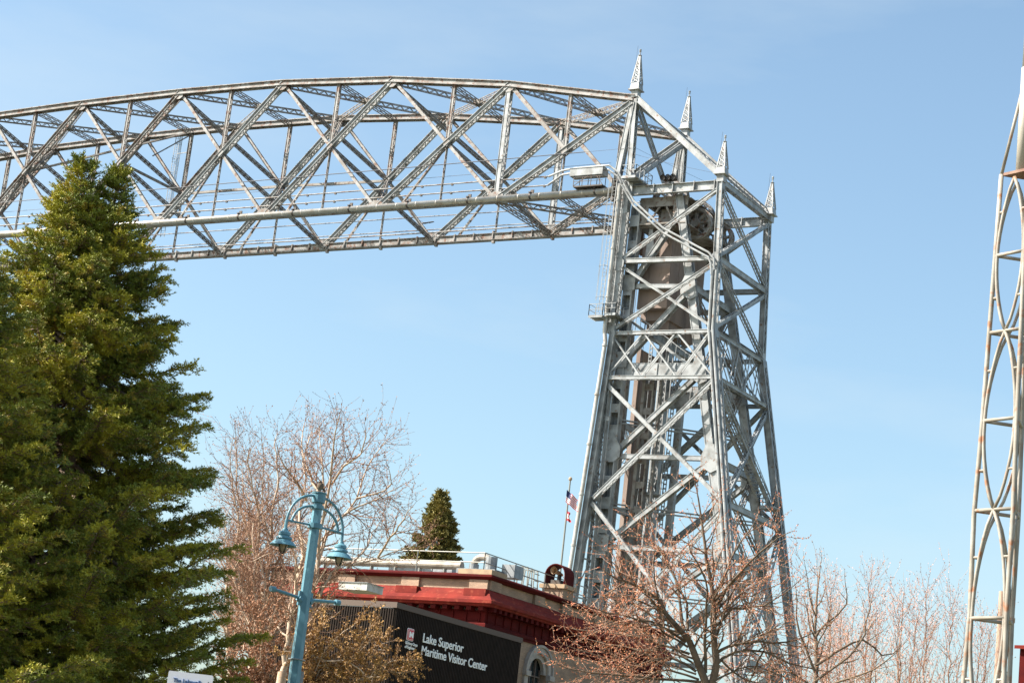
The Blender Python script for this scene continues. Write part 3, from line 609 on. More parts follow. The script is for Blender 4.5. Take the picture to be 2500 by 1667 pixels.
# counterweight hanging in the tower
cw = empty('counterweight', 'huge brown concrete counterweight block hanging inside the bridge tower', 'counterweight', (2.7, 4.9, ZB-12))
mb = MB(); X0, X1, Y0, Y1 = 1.5, 4.45, 1.55, 8.5
def prism(poly_yz, x0, x1): mb.plate([((x0+x1)/2, p[0], ZB+p[1]) for p in poly_yz], (x1-x0, 0, 0))
prism([(Y0, -4.0), (Y1, -4.0), (Y1, -11.5), (Y0+.9, -11.5), (Y0+.9, -10.6), (Y0, -10.6)], X0, X1)
prism([(Y0+1.2, -11.2), (Y1-.4, -11.2), (Y1-.5, -12.3), (Y0+1.3, -12.3)], X0+.5, X1-.25)
for z in (-6.3, -8.4): mb.box(X0-.02, X1+.025, Y0-.025, Y1+.02, ZB+z-.025, ZB+z+.0)
for y in (3.35, 5.0, 6.6): mb.box(X1-.1, X1+.03, y-.03, y+.03, ZB-10.5, ZB-4.1)
mb.box(X0+.3, X1-.3, Y0+.4, Y1-.4, ZB-4.0, ZB-3.6)
mb.build('block', M['concrete'], cw)
mb = MB(); mb.box(2.6, 3.4, 2.2, 2.5, ZB-3.6, ZB-2.2); mb.box(2.6, 3.4, 7.4, 7.7, ZB-3.6, ZB-2.2); mb.build('hanger', M['dark'], cw)
finish(cw)
for (x, y) in ((1.75, 4.6), (4.3, 4.9)):
    ch = empty('balance_chain', 'grey link chain hanging under the counterweight, ' + ('the one nearer the guide column' if x < 3 else 'the one nearer the middle of the tower'), 'chain', (x, y, ZB-27), 'balance chains under the counterweight')
    mb = MB()
    for i in range(44):
        z = ZB-12.2-i*.4
        for s in (-.13, .13): mb.box(x+s-.03, x+s+.03, y-.05, y+.05, z-.4, z)
        mb.box(x-.16, x+.16, y-.06, y+.06, z-.1, z+.02)
    mb.build('links', M['galv'], ch); finish(ch)
# signal lamps above the head girder
sg = empty('signal_light', 'three dark round signal lamps on a bracket above the tower head girder', 'signal', (4.4, 0, ZB+.42))
mb = MB()
for i, x in enumerate((3.85, 4.35, 4.85)):
    l = MB(); l.tube((x, -.32, ZB+.95), (x, .16, ZB+.95), .24, n=14); l.tube((x, -.5, ZB+.95), (x, -.32, ZB+.95), .27, .25, 14, False); l.build('lamp_head', M['dark'], sg)
mb.bar((3.8, 0, ZB+.72), (4.9, 0, ZB+.72), .08, .08); mb.bar((4.4, 0, ZB+.42), (4.4, 0, ZB+.72), .09, .09); mb.build('bracket', M['dark'], sg); finish(sg)

# bird gliding past the truss
bp_ = at(1036, 545, 150); bo = MB()
body = [(-.32, .02), (-.12, .06), (.1, .07), (.3, .03)]
for (a, ra), (b, rb) in zip(body[:-1], body[1:]): bo.tube(bp_+V(a, 0, 0), bp_+V(b, 0, 0), ra, rb, 8)
for s, pts in ((-1, [(0, 0), (-.35, .2), (-.75, .42)]), (1, [(0, 0), (.35, .02), (.85, .06)])):
    for (x0, z0), (x1, z1) in zip(pts[:-1], pts[1:]):
        bo.plate([bp_+V(x0, -.14, z0), bp_+V(x1, -.1, z1), bp_+V(x1, .06, z1), bp_+V(x0, .14, z0)], (0, 0, .02))
bird = bo.build('flying_bird', M['dark']); tag(bird, 'dark bird gliding with spread wings in front of the bridge truss', 'bird')

# ------------------------------------------------------------------ visitor centre building
bl = empty('brick_building', 'tan brick museum building with red cornice and a dark ribbed annex with white lettering', 'building', (40, -86, 0))
XC, YC = 44.0, -87.1    # brick wall corner (x face, y face)
XW, YE = 33.4, -71.5
def wallparts():
    mb = MB(); t = .4
    # +x face with arched opening; -y face
    mb.box(XW, XC, YC, YC+t, 0, 9.72)
    ya, ra, zc = -82.62, .80, 8.62
    mb.box(XC-t, XC, YC+t, ya-ra, 0, 9.72); mb.box(XC-t, XC, ya+ra, YE, 0, 9.72); mb.box(XC-t, XC, ya-ra, ya+ra, 0, 5.6)
    n = 12
    for i in range(n):
        t0, t1 = math.pi*i/n, math.pi*(i+1)/n
        p = [(XC-t/2, ya+ra*math.cos(t0), zc+ra*math.sin(t0)), (XC-t/2, ya+ra*math.cos(t1), zc+ra*math.sin(t1)), (XC-t/2, ya+ra*math.cos(t1), 9.72), (XC-t/2, ya+ra*math.cos(t0), 9.72)]
        mb.plate(p, (t, 0, 0))
    mb.box(XW, XC-t, YE-t, YE, 0, 9.72); mb.box(XW, XW+t, YC+t, YE-t, 0, 9.72)
    mb.build('wall', M['brick'], bl)
    # window with stone surround
    s = MB()
    for i in range(16):
        t0, t1 = math.pi*i/16, math.pi*(i+1)/16
        for (r0, r1, d, z) in ((ra, ra+.24, .10, 0), (ra+.24, ra+.34, .16, 0)):
            p = [(XC+d/2, ya+r*math.cos(tt), zc+r*math.sin(tt)) for r, tt in ((r0, t0), (r0, t1), (r1, t1), (r1, t0))]; s.plate(p, (d, 0, 0))
        p = [(XC-.1, ya+r*math.cos(tt), zc+r*math.sin(tt)) for r, tt in ((ra-.20, t0), (ra-.20, t1), (ra, t1), (ra, t0))]; s.plate(p, (.16, 0, 0))
    for e in (-1, 1): s.box(XC, XC+.2, ya+e*(ra+.17)-.2, ya+e*(ra+.17)+.2, zc-.2, zc); s.box(XC, XC+.1, ya+e*(ra+.17)-.15, ya+e*(ra+.17)+.15, 5.5, zc-.2)
    wf = s.build('window', M['stone'], bl)
    f = MB()
    for yy in (-.6, -.2, .2, .6): f.box(XC-.26, XC-.2, ya+yy-.03, ya+yy+.03, 5.6, zc+math.sqrt(max(.01, .36-yy*yy*.9)))
    for zz in (6.6, 7.6, 8.5): f.box(XC-.255, XC-.205, ya-.6, ya+.6, zz-.03, zz+.03)
    f.build('window_frame', M['trim'], wf)
    q = MB(); q.box(XC-.34, XC-.30, ya-ra, ya+ra, 5.6, zc+ra); q.build('pane', M['glass'], wf)
wallparts()
def around(mb, prof, m=0):
    """extrude a cornice profile [(out, z)...] along the -y face and the +x face with a mitre at the corner"""
    n = len(prof)
    rings = [[V(XW, YC-o, z) for o, z in prof], [V(XC+o, YC-o, z) for o, z in prof], [V(XC+o, YE, z) for o, z in prof]]
    vs = [p for r in rings for p in r]; fs = []
    for j in range(2):
        for i in range(n): k = (i+1) % n; fs.append((j*n+i, (j+1)*n+i, (j+1)*n+k, j*n+k))
    fs += [tuple(range(n)), tuple(range(2*n, 3*n))[::-1]]; mb.add(vs, [f[::-1] for f in fs], m)
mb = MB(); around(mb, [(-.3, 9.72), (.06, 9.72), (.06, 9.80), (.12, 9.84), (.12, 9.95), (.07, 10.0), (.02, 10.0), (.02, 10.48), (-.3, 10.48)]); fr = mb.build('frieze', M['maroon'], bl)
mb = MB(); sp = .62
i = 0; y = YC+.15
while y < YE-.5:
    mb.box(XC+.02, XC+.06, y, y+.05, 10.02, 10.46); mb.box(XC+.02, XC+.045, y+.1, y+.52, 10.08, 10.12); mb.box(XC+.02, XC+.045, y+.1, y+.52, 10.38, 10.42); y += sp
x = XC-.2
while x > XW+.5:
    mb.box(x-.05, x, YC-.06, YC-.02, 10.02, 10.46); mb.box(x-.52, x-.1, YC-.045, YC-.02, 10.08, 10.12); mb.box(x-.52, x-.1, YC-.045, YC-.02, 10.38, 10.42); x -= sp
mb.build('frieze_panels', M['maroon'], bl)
y = YC+.0
for i in range(36): mb = MB(); mb.box(XC+.02, XC+.38, y, y+.19, 10.44, 10.60); mb.build('modillion', M['maroon'], bl); y += .42
x = XC+.1
for i in range(18): mb = MB(); mb.box(x-.22, x, YC-.38, YC-.02, 10.44, 10.60); mb.build('modillion', M['maroon'], bl); x -= .55
mb = MB(); around(mb, [(-.3, 10.60), (.42, 10.60), (.46, 10.66), (.55, 10.70), (.55, 10.82), (.50, 10.84), (.30, 11.02), (.27, 11.10), (.20, 11.10), (.10, 11.26), (.0, 11.30), (-.3, 11.30)]); mb.build('cornice', M['red'], bl)
mb = MB(); around(mb, [(-.3, 11.30), (.0, 11.30), (.0, 11.66), (-.3, 11.66)]); mb.build('parapet', M['brick'], bl)
for x in (43.6, 40.4, 37.3, 34.2): mb = MB(); mb.box(x-.42, x+.42, YC-.12, YC, 11.28, 11.66); mb.build('parapet_pier', M['brick'], bl)
for y in (-86.7, -83.2, -80.9, -78, -75): mb = MB(); mb.box(XC, XC+.12, y-.4, y+.4, 11.28, 11.66); mb.build('parapet_pier', M['brick'], bl)
for x in (43.6, 40.4, 37.3, 34.2): mb = MB(); mb.box(x-.5, x+.5, YC-.34, YC-.1, 11.0, 11.28); mb.build('pier_flashing', M['red'], bl)
mb = MB(); around(mb, [(-.35, 11.66), (.14, 11.66), (.22, 11.74), (.26, 11.76), (.26, 11.82), (.1, 11.9), (-.35, 11.9)]); mb.build('coping', M['maroon'], bl)
mb = MB(); mb.box(XC-1.35, XC+.2, YC-.2, YC+1.0, 11.86, 12.05); mb.build('corner_block', M['capstone'], bl)
mb = MB(); mb.box(XW, XC-.35, YC+.35, YE-.4, 11.3, 11.4); mb.build('roof', M['roof'], bl)
# guard rail
mb = MB(); rz = 12.78
R = [(34, -86.8), (43.5, -86.8), (43.5, -72.2)]
for (a, b), (c, d) in zip(R[:-1], R[1:]):
    n = int(math.hypot(c-a, d-b)/2.4)
    for z in (rz, 12.4): mb.tube((a, b, z), (c, d, z), .022, n=6)
    for i in range(n+1): mb.tube((a+(c-a)*i/n, b+(d-b)*i/n, 11.3), (a+(c-a)*i/n, b+(d-b)*i/n, rz), .022, n=6)
mb.build('guard_rail', M['rail'], bl)
# dark ribbed annex
AX, AY0, AY1, AZ = 45.0, -94.75, -85.85, 9.64
mb = MB(); mb.box(38.9, AX, AY0, YC-.02, 0, AZ-.12); mb.box(XC+.02, AX, YC-.04, AY1, 0, AZ-.12); an = mb.build('annex', M['siding'], bl)
mb = MB(); y = AY0+.02
while y < AY1-.05: mb.box(AX, AX+.035, y, y+.05, 0, AZ-.12); y += .105
x = AX-.06
while x > 38.9: mb.box(x-.05, x, AY0-.035, AY0, 0, AZ-.12); x -= .105
mb.build('ribs', M['siding'], an)
mb = MB(); mb.box(38.8, AX+.06, AY0-.06, YC-.05, AZ-.20, AZ); mb.box(XC+.15, AX+.06, YC-.05, AY1+.04, AZ-.20, AZ); mb.build('roof_edge', M['trim'], an)
mb = MB(); mb.box(38.8, AX-.1, AY0-.05, AY0-.03, AZ-.22, AZ-.17); mb.build('bright_flashing', M['galv'], an)
def text(body, size, loc, parent, m, ydir=True, bold=.012, sx=.8, name='lettering', R=None, width=None):
    cu = bpy.data.curves.new(name, 'FONT'); cu.body = body; cu.size = size; cu.extrude = .012; cu.offset = bold*size; cu.space_line = 1
    ob = bpy.data.objects.new(name, cu); S.collection.objects.link(ob); bpy.context.view_layer.update()
    me = bpy.data.meshes.new_from_object(ob.evaluated_get(bpy.context.evaluated_depsgraph_get())); bpy.data.objects.remove(ob)
    xs = [v.co.x for v in me.vertices]
    if width: sx = width/(max(xs)-min(xs))
    R = R or Matrix(((0, 0, 1), (1, 0, 0), (0, 1, 0)))
    me.transform(Matrix.Translation(loc) @ R.to_4x4() @ Matrix.Diagonal((sx, 1, 1, 1))); me.materials.clear(); me.materials.append(m)
    o = bpy.data.objects.new(name, me); S.collection.objects.link(o); o.parent = parent; return o
TX = AX+.055
t1 = text('Lake Superior', .46, (TX, -92.90, 8.50), an, M['letter'], bold=.014, width=2.80); t2 = text('Maritime Visitor Center', .46, (TX, -92.90, 8.05), an, M['letter'], bold=.014, width=4.62)
t3 = text('US Army Corps', .15, (TX, -93.98, 8.28), an, M['letter'], bold=.02, width=.78); t4 = text('of Engineers', .15, (TX, -93.98, 8.14), an, M['letter'], bold=.02, width=.66)
mb = MB(); lyy, lz = -93.72, 8.64
def rr(h, w, x, m):
    pts = []
    for cx, cz, a0 in ((1, 1, 0), (-1, 1, 90), (-1, -1, 180), (1, -1, 270)):
        for a in (0, 30, 60, 90): t = math.radians(a0+a); pts.append((x, lyy+cx*(w-.06)+.06*math.cos(t), lz+cz*(h-.06)+.06*math.sin(t)))
    mb.plate(pts, (.012, 0, 0), m)
rr(.22, .22, TX-.005, 0); rr(.20, .20, TX+.008, 1); rr(.175, .175, TX+.020, 0); rr(.16, .16, TX+.032, 1)
for yy, w_, z0, z1 in ((-.09, .045, -.11, .10), (.09, .045, -.11, .10), (0, .05, -.05, .05), (0, .12, -.06, .0)): mb.box(TX+.04, TX+.05+.001*w_, lyy+yy-w_, lyy+yy+w_, lz+z0, lz+z1, 0)
mb.build('emblem', [M['letter'], M['logored']], an)
finish(bl)

def put(mb, name, m, e): return mb.build(name, m, e)
# roof equipment
d = empty('roof_duct', 'long pale insulated duct running along the museum roof behind the railing', 'duct', (38.5, -85.2, 11.4))
mb = MB(); mb.tube((34.5, -85.4, 12.45), (41.6, -85.4, 12.45), .17, n=14); o = put(mb, 'duct', M['duct'], d)
mb = MB()
for x in np.arange(34.8, 41.6, 1.2): mb.box(x-.03, x+.03, -85.5, -85.3, 11.4, 12.32)
put(mb, 'support', M['rail'], d); finish(d)
d = empty('exhaust_fan', 'silver roof fan with goose-neck bend at the duct end', 'vent', (42.6, -85.3, 11.4))
mb = MB(); mb.tube((42.1, -85.3, 11.4), (42.1, -85.3, 12.55), .2, n=14); mb.tube((42.9, -85.3, 11.4), (42.9, -85.3, 12.85), .24, n=14); put(mb, 'body', M['galv'], d)
mb = MB(); mb.path([V(42.1, -85.3, 12.5)]+[V(42.5-.4*math.cos(t), -85.3, 12.55+.3*math.sin(t)) for t in np.linspace(.2, math.pi-.2, 8)]+[V(42.9, -85.3, 12.5)], .14, 12); put(mb, 'bend', M['duct'], d)
mb = MB(); mb.box(41.6, 43.4, -85.8, -84.8, 11.4, 12.3); mb.box(43.3, 43.9, -85.1, -84.4, 12.1, 12.62); put(mb, 'base', M['galv'], d); finish(d)
d = empty('air_handler', 'grey sloping-hooded air handler on the museum roof below the small conifer', 'air handler', (38, -82, 11.4))
mb = MB(); mb.box(36.4, 38.6, -83, -81, 11.4, 12.8); mb.box(38.65, 39.6, -83, -81.2, 11.4, 12.75); put(mb, 'casing', M['galv'], d)
mb = MB(); mb.plate([(36.0, -83.4, 12.9), (38.3, -83.4, 12.9), (38.0, -82.6, 13.05), (36.2, -82.6, 13.05)], (0, 0, .06)); put(mb, 'hood', M['galv'], d); finish(d)
d = empty('rooftop_light_box', 'white flat-topped box on the dark annex roof below the red cornice', 'box', (39, -92, 9.6))
p1 = at(838, 1440, 70); mb = MB()
bxv = at(862, 1452, 71.5); mb.box(bxv[0]-.60, bxv[0]+.60, bxv[1]-.1, bxv[1]+.9, AZ+.02, AZ+.27); put(mb, 'casing', M['white'], d)
mb = MB(); mb.box(bxv[0]-.64, bxv[0]+.64, bxv[1]-.14, bxv[1]+.94, AZ+.27, AZ+.29); put(mb, 'lid', M['galv'], d); finish(d)
# horn in an arched hood on a brick plinth
d = empty('ship_horn', 'pale horn inside an arched maroon hood on a brick plinth at the roof edge', 'horn', (43.7, -81.2, 11.8))
mb = MB(); mb.box(43.2, 44.2, -81.55, -80.65, 11.7, 12.25); put(mb, 'plinth', M['brick'], d)
mb = MB(); mb.box(43.1, 44.3, -81.65, -80.55, 12.25, 12.42); put(mb, 'plinth_cap', M['capstone'], d)
mb = MB(); yc, rr_ = -81.1, .47; n = 14
prof = [V(0, yc-rr_, 12.42)]+[V(0, yc-rr_*math.cos(t), 12.82+rr_*math.sin(t)) for t in np.linspace(0, math.pi, n)]+[V(0, yc+rr_, 12.42)]
for a, b in zip(prof[:-1], prof[1:]):
    nn = nrm(np.cross(b-a, V(1, 0, 0)))*.03; mb.plate([a+V(43.2, 0, 0), b+V(43.2, 0, 0), b+V(44.2, 0, 0), a+V(44.2, 0, 0)], nn)
# hood opens towards -y face of the building: turn by building it along y
mb = MB(); xc = 43.7
prof = [V(xc-rr_, 0, 12.42)]+[V(xc-rr_*math.cos(t), 0, 12.80+rr_*math.sin(t)) for t in np.linspace(0, math.pi, n)]+[V(xc+rr_, 0, 12.42)]
for a, b in zip(prof[:-1], prof[1:]):
    nn = nrm(np.cross(b-a, V(0, 1, 0)))*.035; mb.plate([a+V(0, -81.5, 0), b+V(0, -81.5, 0), b+V(0, -80.7, 0), a+V(0, -80.7, 0)], nn)
put(mb, 'hood', M['maroon'], d)
mb = MB(); mb.tube((xc, -81.62, 12.98), (xc, -80.9, 12.90), .13, .06, 12, False); mb.tube((xc, -81.64, 12.98), (xc, -81.58, 12.98), .16, .13, 12, False); put(mb, 'trumpet', M['capstone'], d)
mb = MB(); mb.box(xc-.22, xc+.25, -81.4, -80.9, 12.42, 12.62); mb.tube((xc, -81.1, 12.6), (xc, -81.1, 12.85), .09, n=10); put(mb, 'driver', M['dark'], d); finish(d)
# roof ladders
for i, (x, y) in enumerate(((43.3, -82.9), (43.1, -82.05))):
    d = empty('roof_ladder', ('left' if i == 0 else 'right') + ' one of the two short step ladders over the roof edge beside the horn', 'ladder', (x, y, 11.4), 'short ladders on the museum roof')
    mb = MB()
    for s in (-.2, .2):
        mb.bar((x+.1, y+s, 11.4), (x, y+s*.8, 12.85), .04, .04); mb.bar((x-.5, y+s, 11.4), (x-.4, y+s, 12.85), .04, .04); mb.bar((x, y+s*.8, 12.85), (x-.4, y+s, 12.85), .04, .04)
    put(mb, 'rails', M['rail'], d); mb = MB()
    for z in np.arange(11.6, 12.9, .28): mb.bar((x+.06, y-.19, z), (x+.06, y+.19, z), .035, .035)
    put(mb, 'rungs', M['rail'], d); finish(d)

# ------------------------------------------------------------------ flagpole
fp = at(1392, 1174, 100); base = V(fp[0], fp[1], 0)
d = empty('flagpole', 'tall thin pale flagpole rising behind the arched horn hood', 'flagpole', tuple(base))
mb = MB(); mb.tube(base, V(fp[0], fp[1], fp[2]), .075, .04, 10); put(mb, 'pole', M['rail'], d)
mb = MB(); mb.lathe((fp[0], fp[1], fp[2]), [(0, -.02), (.05, .02), (.085, .07), (.09, .12), (.075, .17), (.04, .2), (0, .21)], 12); put(mb, 'ball', M['capstone'], d); finish(d)
def flag(name, label, o, dirv, rows, lw, hh, colf, droop):
    nx, nz = 22, 26; vs = []; fs = []; mi = []
    right = nrm(np.array([_r0[0], _r0[1], 0])); back = nrm(np.array([_f[0], _f[1], 0]))
    for j in range(nz+1):
        for i in range(nx+1):
            u, v = i/nx, j/nz
            p = o+right*(u*lw)+V(0, 0, -v*hh-droop*u)+back*(.10*math.sin(u*9+v*2.2)*u**.5)+right*(-.06*math.sin(v*5)*u)
            vs.append(p)
    for j in range(nz):
        for i in range(nx): a = j*(nx+1)+i; fs.append((a, a+1, a+nx+2, a+nx+1)); mi.append(colf((i+.5)/nx, (j+.5)/nz))
    b = MB(); b.add(vs, fs); b.m = mi; ob = b.build(name, [M['logored'], M['letter'], M['navy']]); 
    s = ob.modifiers.new('s', 'SOLIDIFY'); s.thickness = .01
    tag(ob, label, 'flag'); return ob
M['navy'] = mat('navy_cloth', (0.02, 0.025, 0.09), 0.8)
stripes = lambda u, v: 2 if (u < .4 and v < .54) else (0 if int(v*13) % 2 == 0 else 1)
flag('striped_flag', 'red and white striped flag with dark blue canton drooping near the pole top', at(1384, 1195, 99.9), 1, 0, .60, .60, stripes, .45)
leaf = lambda u, v: 0 if (v < .28 or v > .72 or (.38 < u < .62 and .36 < v < .6)) else 1
flag('red_white_flag', 'small red and white flag hanging limp lower on the flagpole', at(1386, 1247, 99.9), 1, 0, .16, .46, leaf, .1)

# ------------------------------------------------------------------ street lamp
LP = V(63.51, -125.08, 0); u = nrm(V(.33, 1.18, 0)); s_ = np.cross(u, V(0, 0, 1))
d = empty('street_lamp', 'teal hexagonal street lamp post with two arched arms and bell shades', 'street lamp', tuple(LP))
mb = MB(); mb.tube(LP, LP+V(0, 0, 7.45), .142, .088, 6); put(mb, 'pole', M['teal'], d)
mb = MB(); mb.tube(LP+V(0, 0, 7.45), LP+V(0, 0, 7.62), .125, n=14); mb.tube(LP+V(0, 0, 7.33), LP+V(0, 0, 7.40), .12, n=14); mb.tube(LP+V(0, 0, 6.97), LP+V(0, 0, 7.06), .135, n=14)
mb.tube(LP+V(0, 0, 7.62), LP+V(0, 0, 7.64), .14, n=14); put(mb, 'collar', M['teal'], d)
for e in (-1, 1):
    mb = MB()
    for r, zt in ((.585, 7.56), (.47, 7.36)):
        hh = zt-6.98 if r > .5 else zt-6.98
        pts = [LP+u*e*(.08+(r)*math.sin(t))+V(0, 0, 6.98+hh*math.cos(t)) for t in np.linspace(0, math.pi/2, 12)]
        pts = [LP+u*e*.05+V(0, 0, 6.98+hh)]+pts; mb.path(pts, .025, 8)
    mb.path([LP+V(0, 0, 7.02), LP+u*e*.665+V(0, 0, 7.0)], .02, 6)
    a = put(mb, 'arm', M['teal'], d); c = LP+u*e*.665; Sh = lambda pr: [(a*.74, 6.85+(b-6.85)*.84) for a, b in pr]
    mb = MB(); mb.tube(c+V(0, 0, 6.80), c+V(0, 0, 7.0), .03, n=8)
    mb.lathe(c, Sh([(.0, 6.85), (.06, 6.85), (.075, 6.80), (.12, 6.775), (.15, 6.75), (.155, 6.70), (.135, 6.695), (.135, 6.68), (.19, 6.66), (.205, 6.62), (.175, 6.61), (.175, 6.595), (.24, 6.565), (.34, 6.47), (.335, 6.465), (.24, 6.545), (.12, 6.60), (0, 6.62)]), 26); put(mb, 'lamp_shade', M['teal'], d)
    mb = MB(); mb.lathe(c, Sh([(.11, 6.60), (.115, 6.47), (.095, 6.39), (.05, 6.34), (0, 6.33)]), 14); put(mb, 'bulb', M['bulb'], d)
    mb = MB()
    for k in range(2):
        v_ = u if k else s_; mb.path([c+v_*.09*math.cos(t)+V(0, 0, 6.56-.17*math.sin(t)) for t in np.linspace(0, math.pi, 11)], .012, 5)
    mb.path([c+V(.09*math.cos(t), .09*math.sin(t), 6.56) for t in np.linspace(0, 2*math.pi, 13)], .012, 5); put(mb, 'cage', M['dark'], d)
mb = MB(); 
for e in (-1, 1):
    mb.tube(LP+u*e*.1+V(0, 0, 5.66), LP+u*e*.74+V(0, 0, 5.72), .03, n=8); q = LP+u*e*.76+V(0, 0, 5.72); mb.tube(q-u*.05, q+u*.05, .055, .055, 10); mb.tube(LP+u*e*.1+V(0, 0, 5.62), LP+u*e*.16+V(0, 0, 5.66), .06, n=8)
mb.obox(LP+V(0, 0, 5.66), u*.16, s_*.02-s_*.0, V(0, 0, .13)); put(mb, 'banner_bar', M['teal'], d)
mb = MB()
for z in (4.55, 3.75, 3.55): mb.tube(LP+V(0, 0, z), LP+V(0, 0, z+.02), .155, n=6)
put(mb, 'strap', M['galv'], d); mb = MB(); q = at(725, 1664, 38.2); mb.obox(q-V(0, 0, .6), u*.09, s_*.06, V(0, 0, .8)); put(mb, 'control_box', M['galv'], d)
finish(d)
# bird perched on the lamp
b0 = LP+V(0, 0, 7.75); mb = MB()
mb.lathe(b0, [(0, -.07), (.035, -.06), (.06, -.02), (.065, .02), (.05, .06), (.035, .075), (0, .08)], 12)
o = mb.build('perched_bird', M['bark'], smooth=True); tag(o, 'small brown bird perched on top of the teal lamp post', 'bird')
mb = MB(); h = b0-u*.02+V(0, 0, .085); mb.lathe(h, [(0, -.035), (.027, -.025), (.033, .0), (.027, .02), (0, .033)], 10); mb.tube(h-u*.025, h-u*.06, .008, .002, 6); mb.tube(b0+u*.03, b0+u*.12-V(0, 0, .06), .025, .012, 6)
for e in (-.02, .02): mb.tube(b0+s_*e-V(0, 0, .05), b0+s_*e-V(0, 0, .11), .005, n=5)
mb.build('head_and_tail', M['dark'], o)

# ------------------------------------------------------------------ white sign at the bottom edge
sc = at(463, 1668, 22); R0 = nrm(np.array([_r0[0], _r0[1], 0])); Bk = nrm(np.array([_f[0], _f[1], 0])); R1 = nrm(R0+Bk*.02)
d = empty('park_sign', 'white rectangular park sign with dark blue lettering under the big spruce', 'sign', (sc[0], sc[1], 0))
ztop = at(463, 1641.5, 22)[2]; hw = 106/2/5034.67*22.2*1.0
mb = MB()
def sgn(w_, z0, z1, off, m):
    mb_ = MB(); pts = []
    for cx, cz, a0 in ((1, 1, 0), (-1, 1, 90), (-1, -1, 180), (1, -1, 270)):
        for a in (0, 45, 90): t = math.radians(a0+a); pts.append(sc*V(1, 1, 0)-Bk*off+R1*(cx*(w_-.015)+.015*math.cos(t))+V(0, 0, (z1 if cz > 0 else z0)-cz*.015+.015*math.sin(t)))
    mb_.plate(pts, Bk*.006); return mb_
sgn(hw, ztop-.8, ztop, .0, 0).build('panel', M['signwhite'], d)
RR = Matrix(((R1[0], 0, -Bk[0]), (R1[1], 0, -Bk[1]), (0, 1, 0)))
for i, tx in enumerate(('The Lakewalk', '& Canal Park')):
    q = sc*V(1, 1, 0)-Bk*.006-R1*(hw*.74 if i == 0 else hw*.76)+V(0, 0, ztop-.112-.068*i)
    text(tx, .062, tuple(q), d, M['signblue'], bold=.01, sx=.86, R=RR)
mb = MB(); q = sc*V(1, 1, 0)-Bk*.01+R1*hw*.82+V(0, 0, ztop-.075); mb.tube(q, q-Bk*.006, .006, n=8)
mb.build('screw', M['dark'], d)
mb = MB(); q = sc*V(1, 1, 0)+Bk*.06; mb.tube(V(q[0], q[1], 0), V(q[0], q[1], ztop-.1), .04, n=10); mb.build('post', M['galv'], d); finish(d)

# ------------------------------------------------------------------ tubular mast at the right edge
def world(px, py, hd): return at(px, py, hd)
msh = empty('tubular_mast', 'tall cream-painted tubular steel mast with curved struts cut by the right edge', 'mast', (70.6, -103.0, 0))
HD = 55
Lp = [(2445, 427), (2430, 625), (2415, 815), (2399, 1025), (2378, 1255), (2368, 1495), (2352, 1667)]
L1 = [at(*p, HD) for p in Lp]
RT = np.array([_r0[0], _r0[1]]); BK = np.array([_f[0], _f[1]])/math.hypot(_f[0], _f[1]); ctr = L1[2][:2]+RT*.56-BK*.23
zs = [p[2] for p in L1]
def leg(k):    # three legs 120 degrees apart, leg 0 traced, the others turned about the mast axis
    out = []
    for p in L1:
        v_ = p[:2]-ctr; a = 2*math.pi/3*k; out.append(V(ctr[0]+v_[0]*math.cos(a)-v_[1]*math.sin(a), ctr[1]+v_[0]*math.sin(a)+v_[1]*math.cos(a), p[2]))
    e = nrm(out[-1]-out[0]); out.append(out[-1]+e*(out[-1][2])/(-e[2])); return out
legs = [leg(k) for k in range(3)]
for lg in legs: mb = MB(); mb.path(lg, .064, 10); mb.build('leg', M['tubepaint'], msh, True)
def onleg(k, z):
    lg = legs[k]
    for a, b in zip(lg[:-1], lg[1:]):
        if b[2] <= z <= a[2]: return a+(b-a)*(a[2]-z)/(a[2]-b[2])
    return lg[-1]
znode = [zs[0]-.1, zs[2], zs[3]-2.35+2.35, zs[4]-.3]
zn = [zs[0]-.15, at(2455, 815, HD)[2], at(2432, 1250, HD)[2], at(2410, 1667, HD)[2]-1.2, 1.0]
for k in range(3):
    a, b = k, (k+1) % 3
    for j in range(len(zn)-1):
        z0, z1 = zn[j], zn[j+1]
        m0 = (onleg(a, z0)+onleg(b, z0))/2; m1 = (onleg(a, z1)+onleg(b, z1))/2
        for side in (a, b):
            mb = MB(); pts = []
            for t in np.linspace(0, 1, 15):
                z = z0+(z1-z0)*t; mid = (onleg(a, z)+onleg(b, z))/2; lg_ = onleg(side, z); f_ = math.sin(math.pi*t)**.75*.88
                pts.append(mid+(lg_-mid)*f_)
            mb.path(pts, .046, 8); mb.build('curved_strut', M['tubepaint'], msh, True)
        for z in (z1, (z0+z1)/2):
            mb = MB(); mb.tube(onleg(a, z), onleg(b, z), .05, n=8); mb.build('ring_strut', M['tubepaint'], msh, True)
        for z in (z0+(z1-z0)*.22, z0+(z1-z0)*.78):
            for side in (a, b):
                t = (z-z0)/(z1-z0); mid = (onleg(a, z)+onleg(b, z))/2; lg_ = onleg(side, z); mb = MB(); mb.tube(lg_, mid+(lg_-mid)*math.sin(math.pi*t)**.75*.88, .035, n=6); mb.build('spacer', M['tubepaint'], msh)
mb = MB(); tp = [l[0] for l in legs]; mb.plate([p for p in tp], (0, 0, .08)); mb.build('top_plate', M['rustplate'], msh)
zt = tp[0][2]; mb = MB(); mb.tube((ctr[0], ctr[1], zt), (ctr[0], ctr[1], zt+3.1), .16, n=12); mb.tube((ctr[0], ctr[1], zt+3.1), (ctr[0], ctr[1], zt+9), .14, n=12); mb.build('top_pole', M['polepaint'], msh, True)
for k in range(3): mb = MB(); mb.tube(tp[k], (ctr[0], ctr[1], zt+3.0), .05, n=8); mb.build('stay', M['tubepaint'], msh, True)
finish(msh)

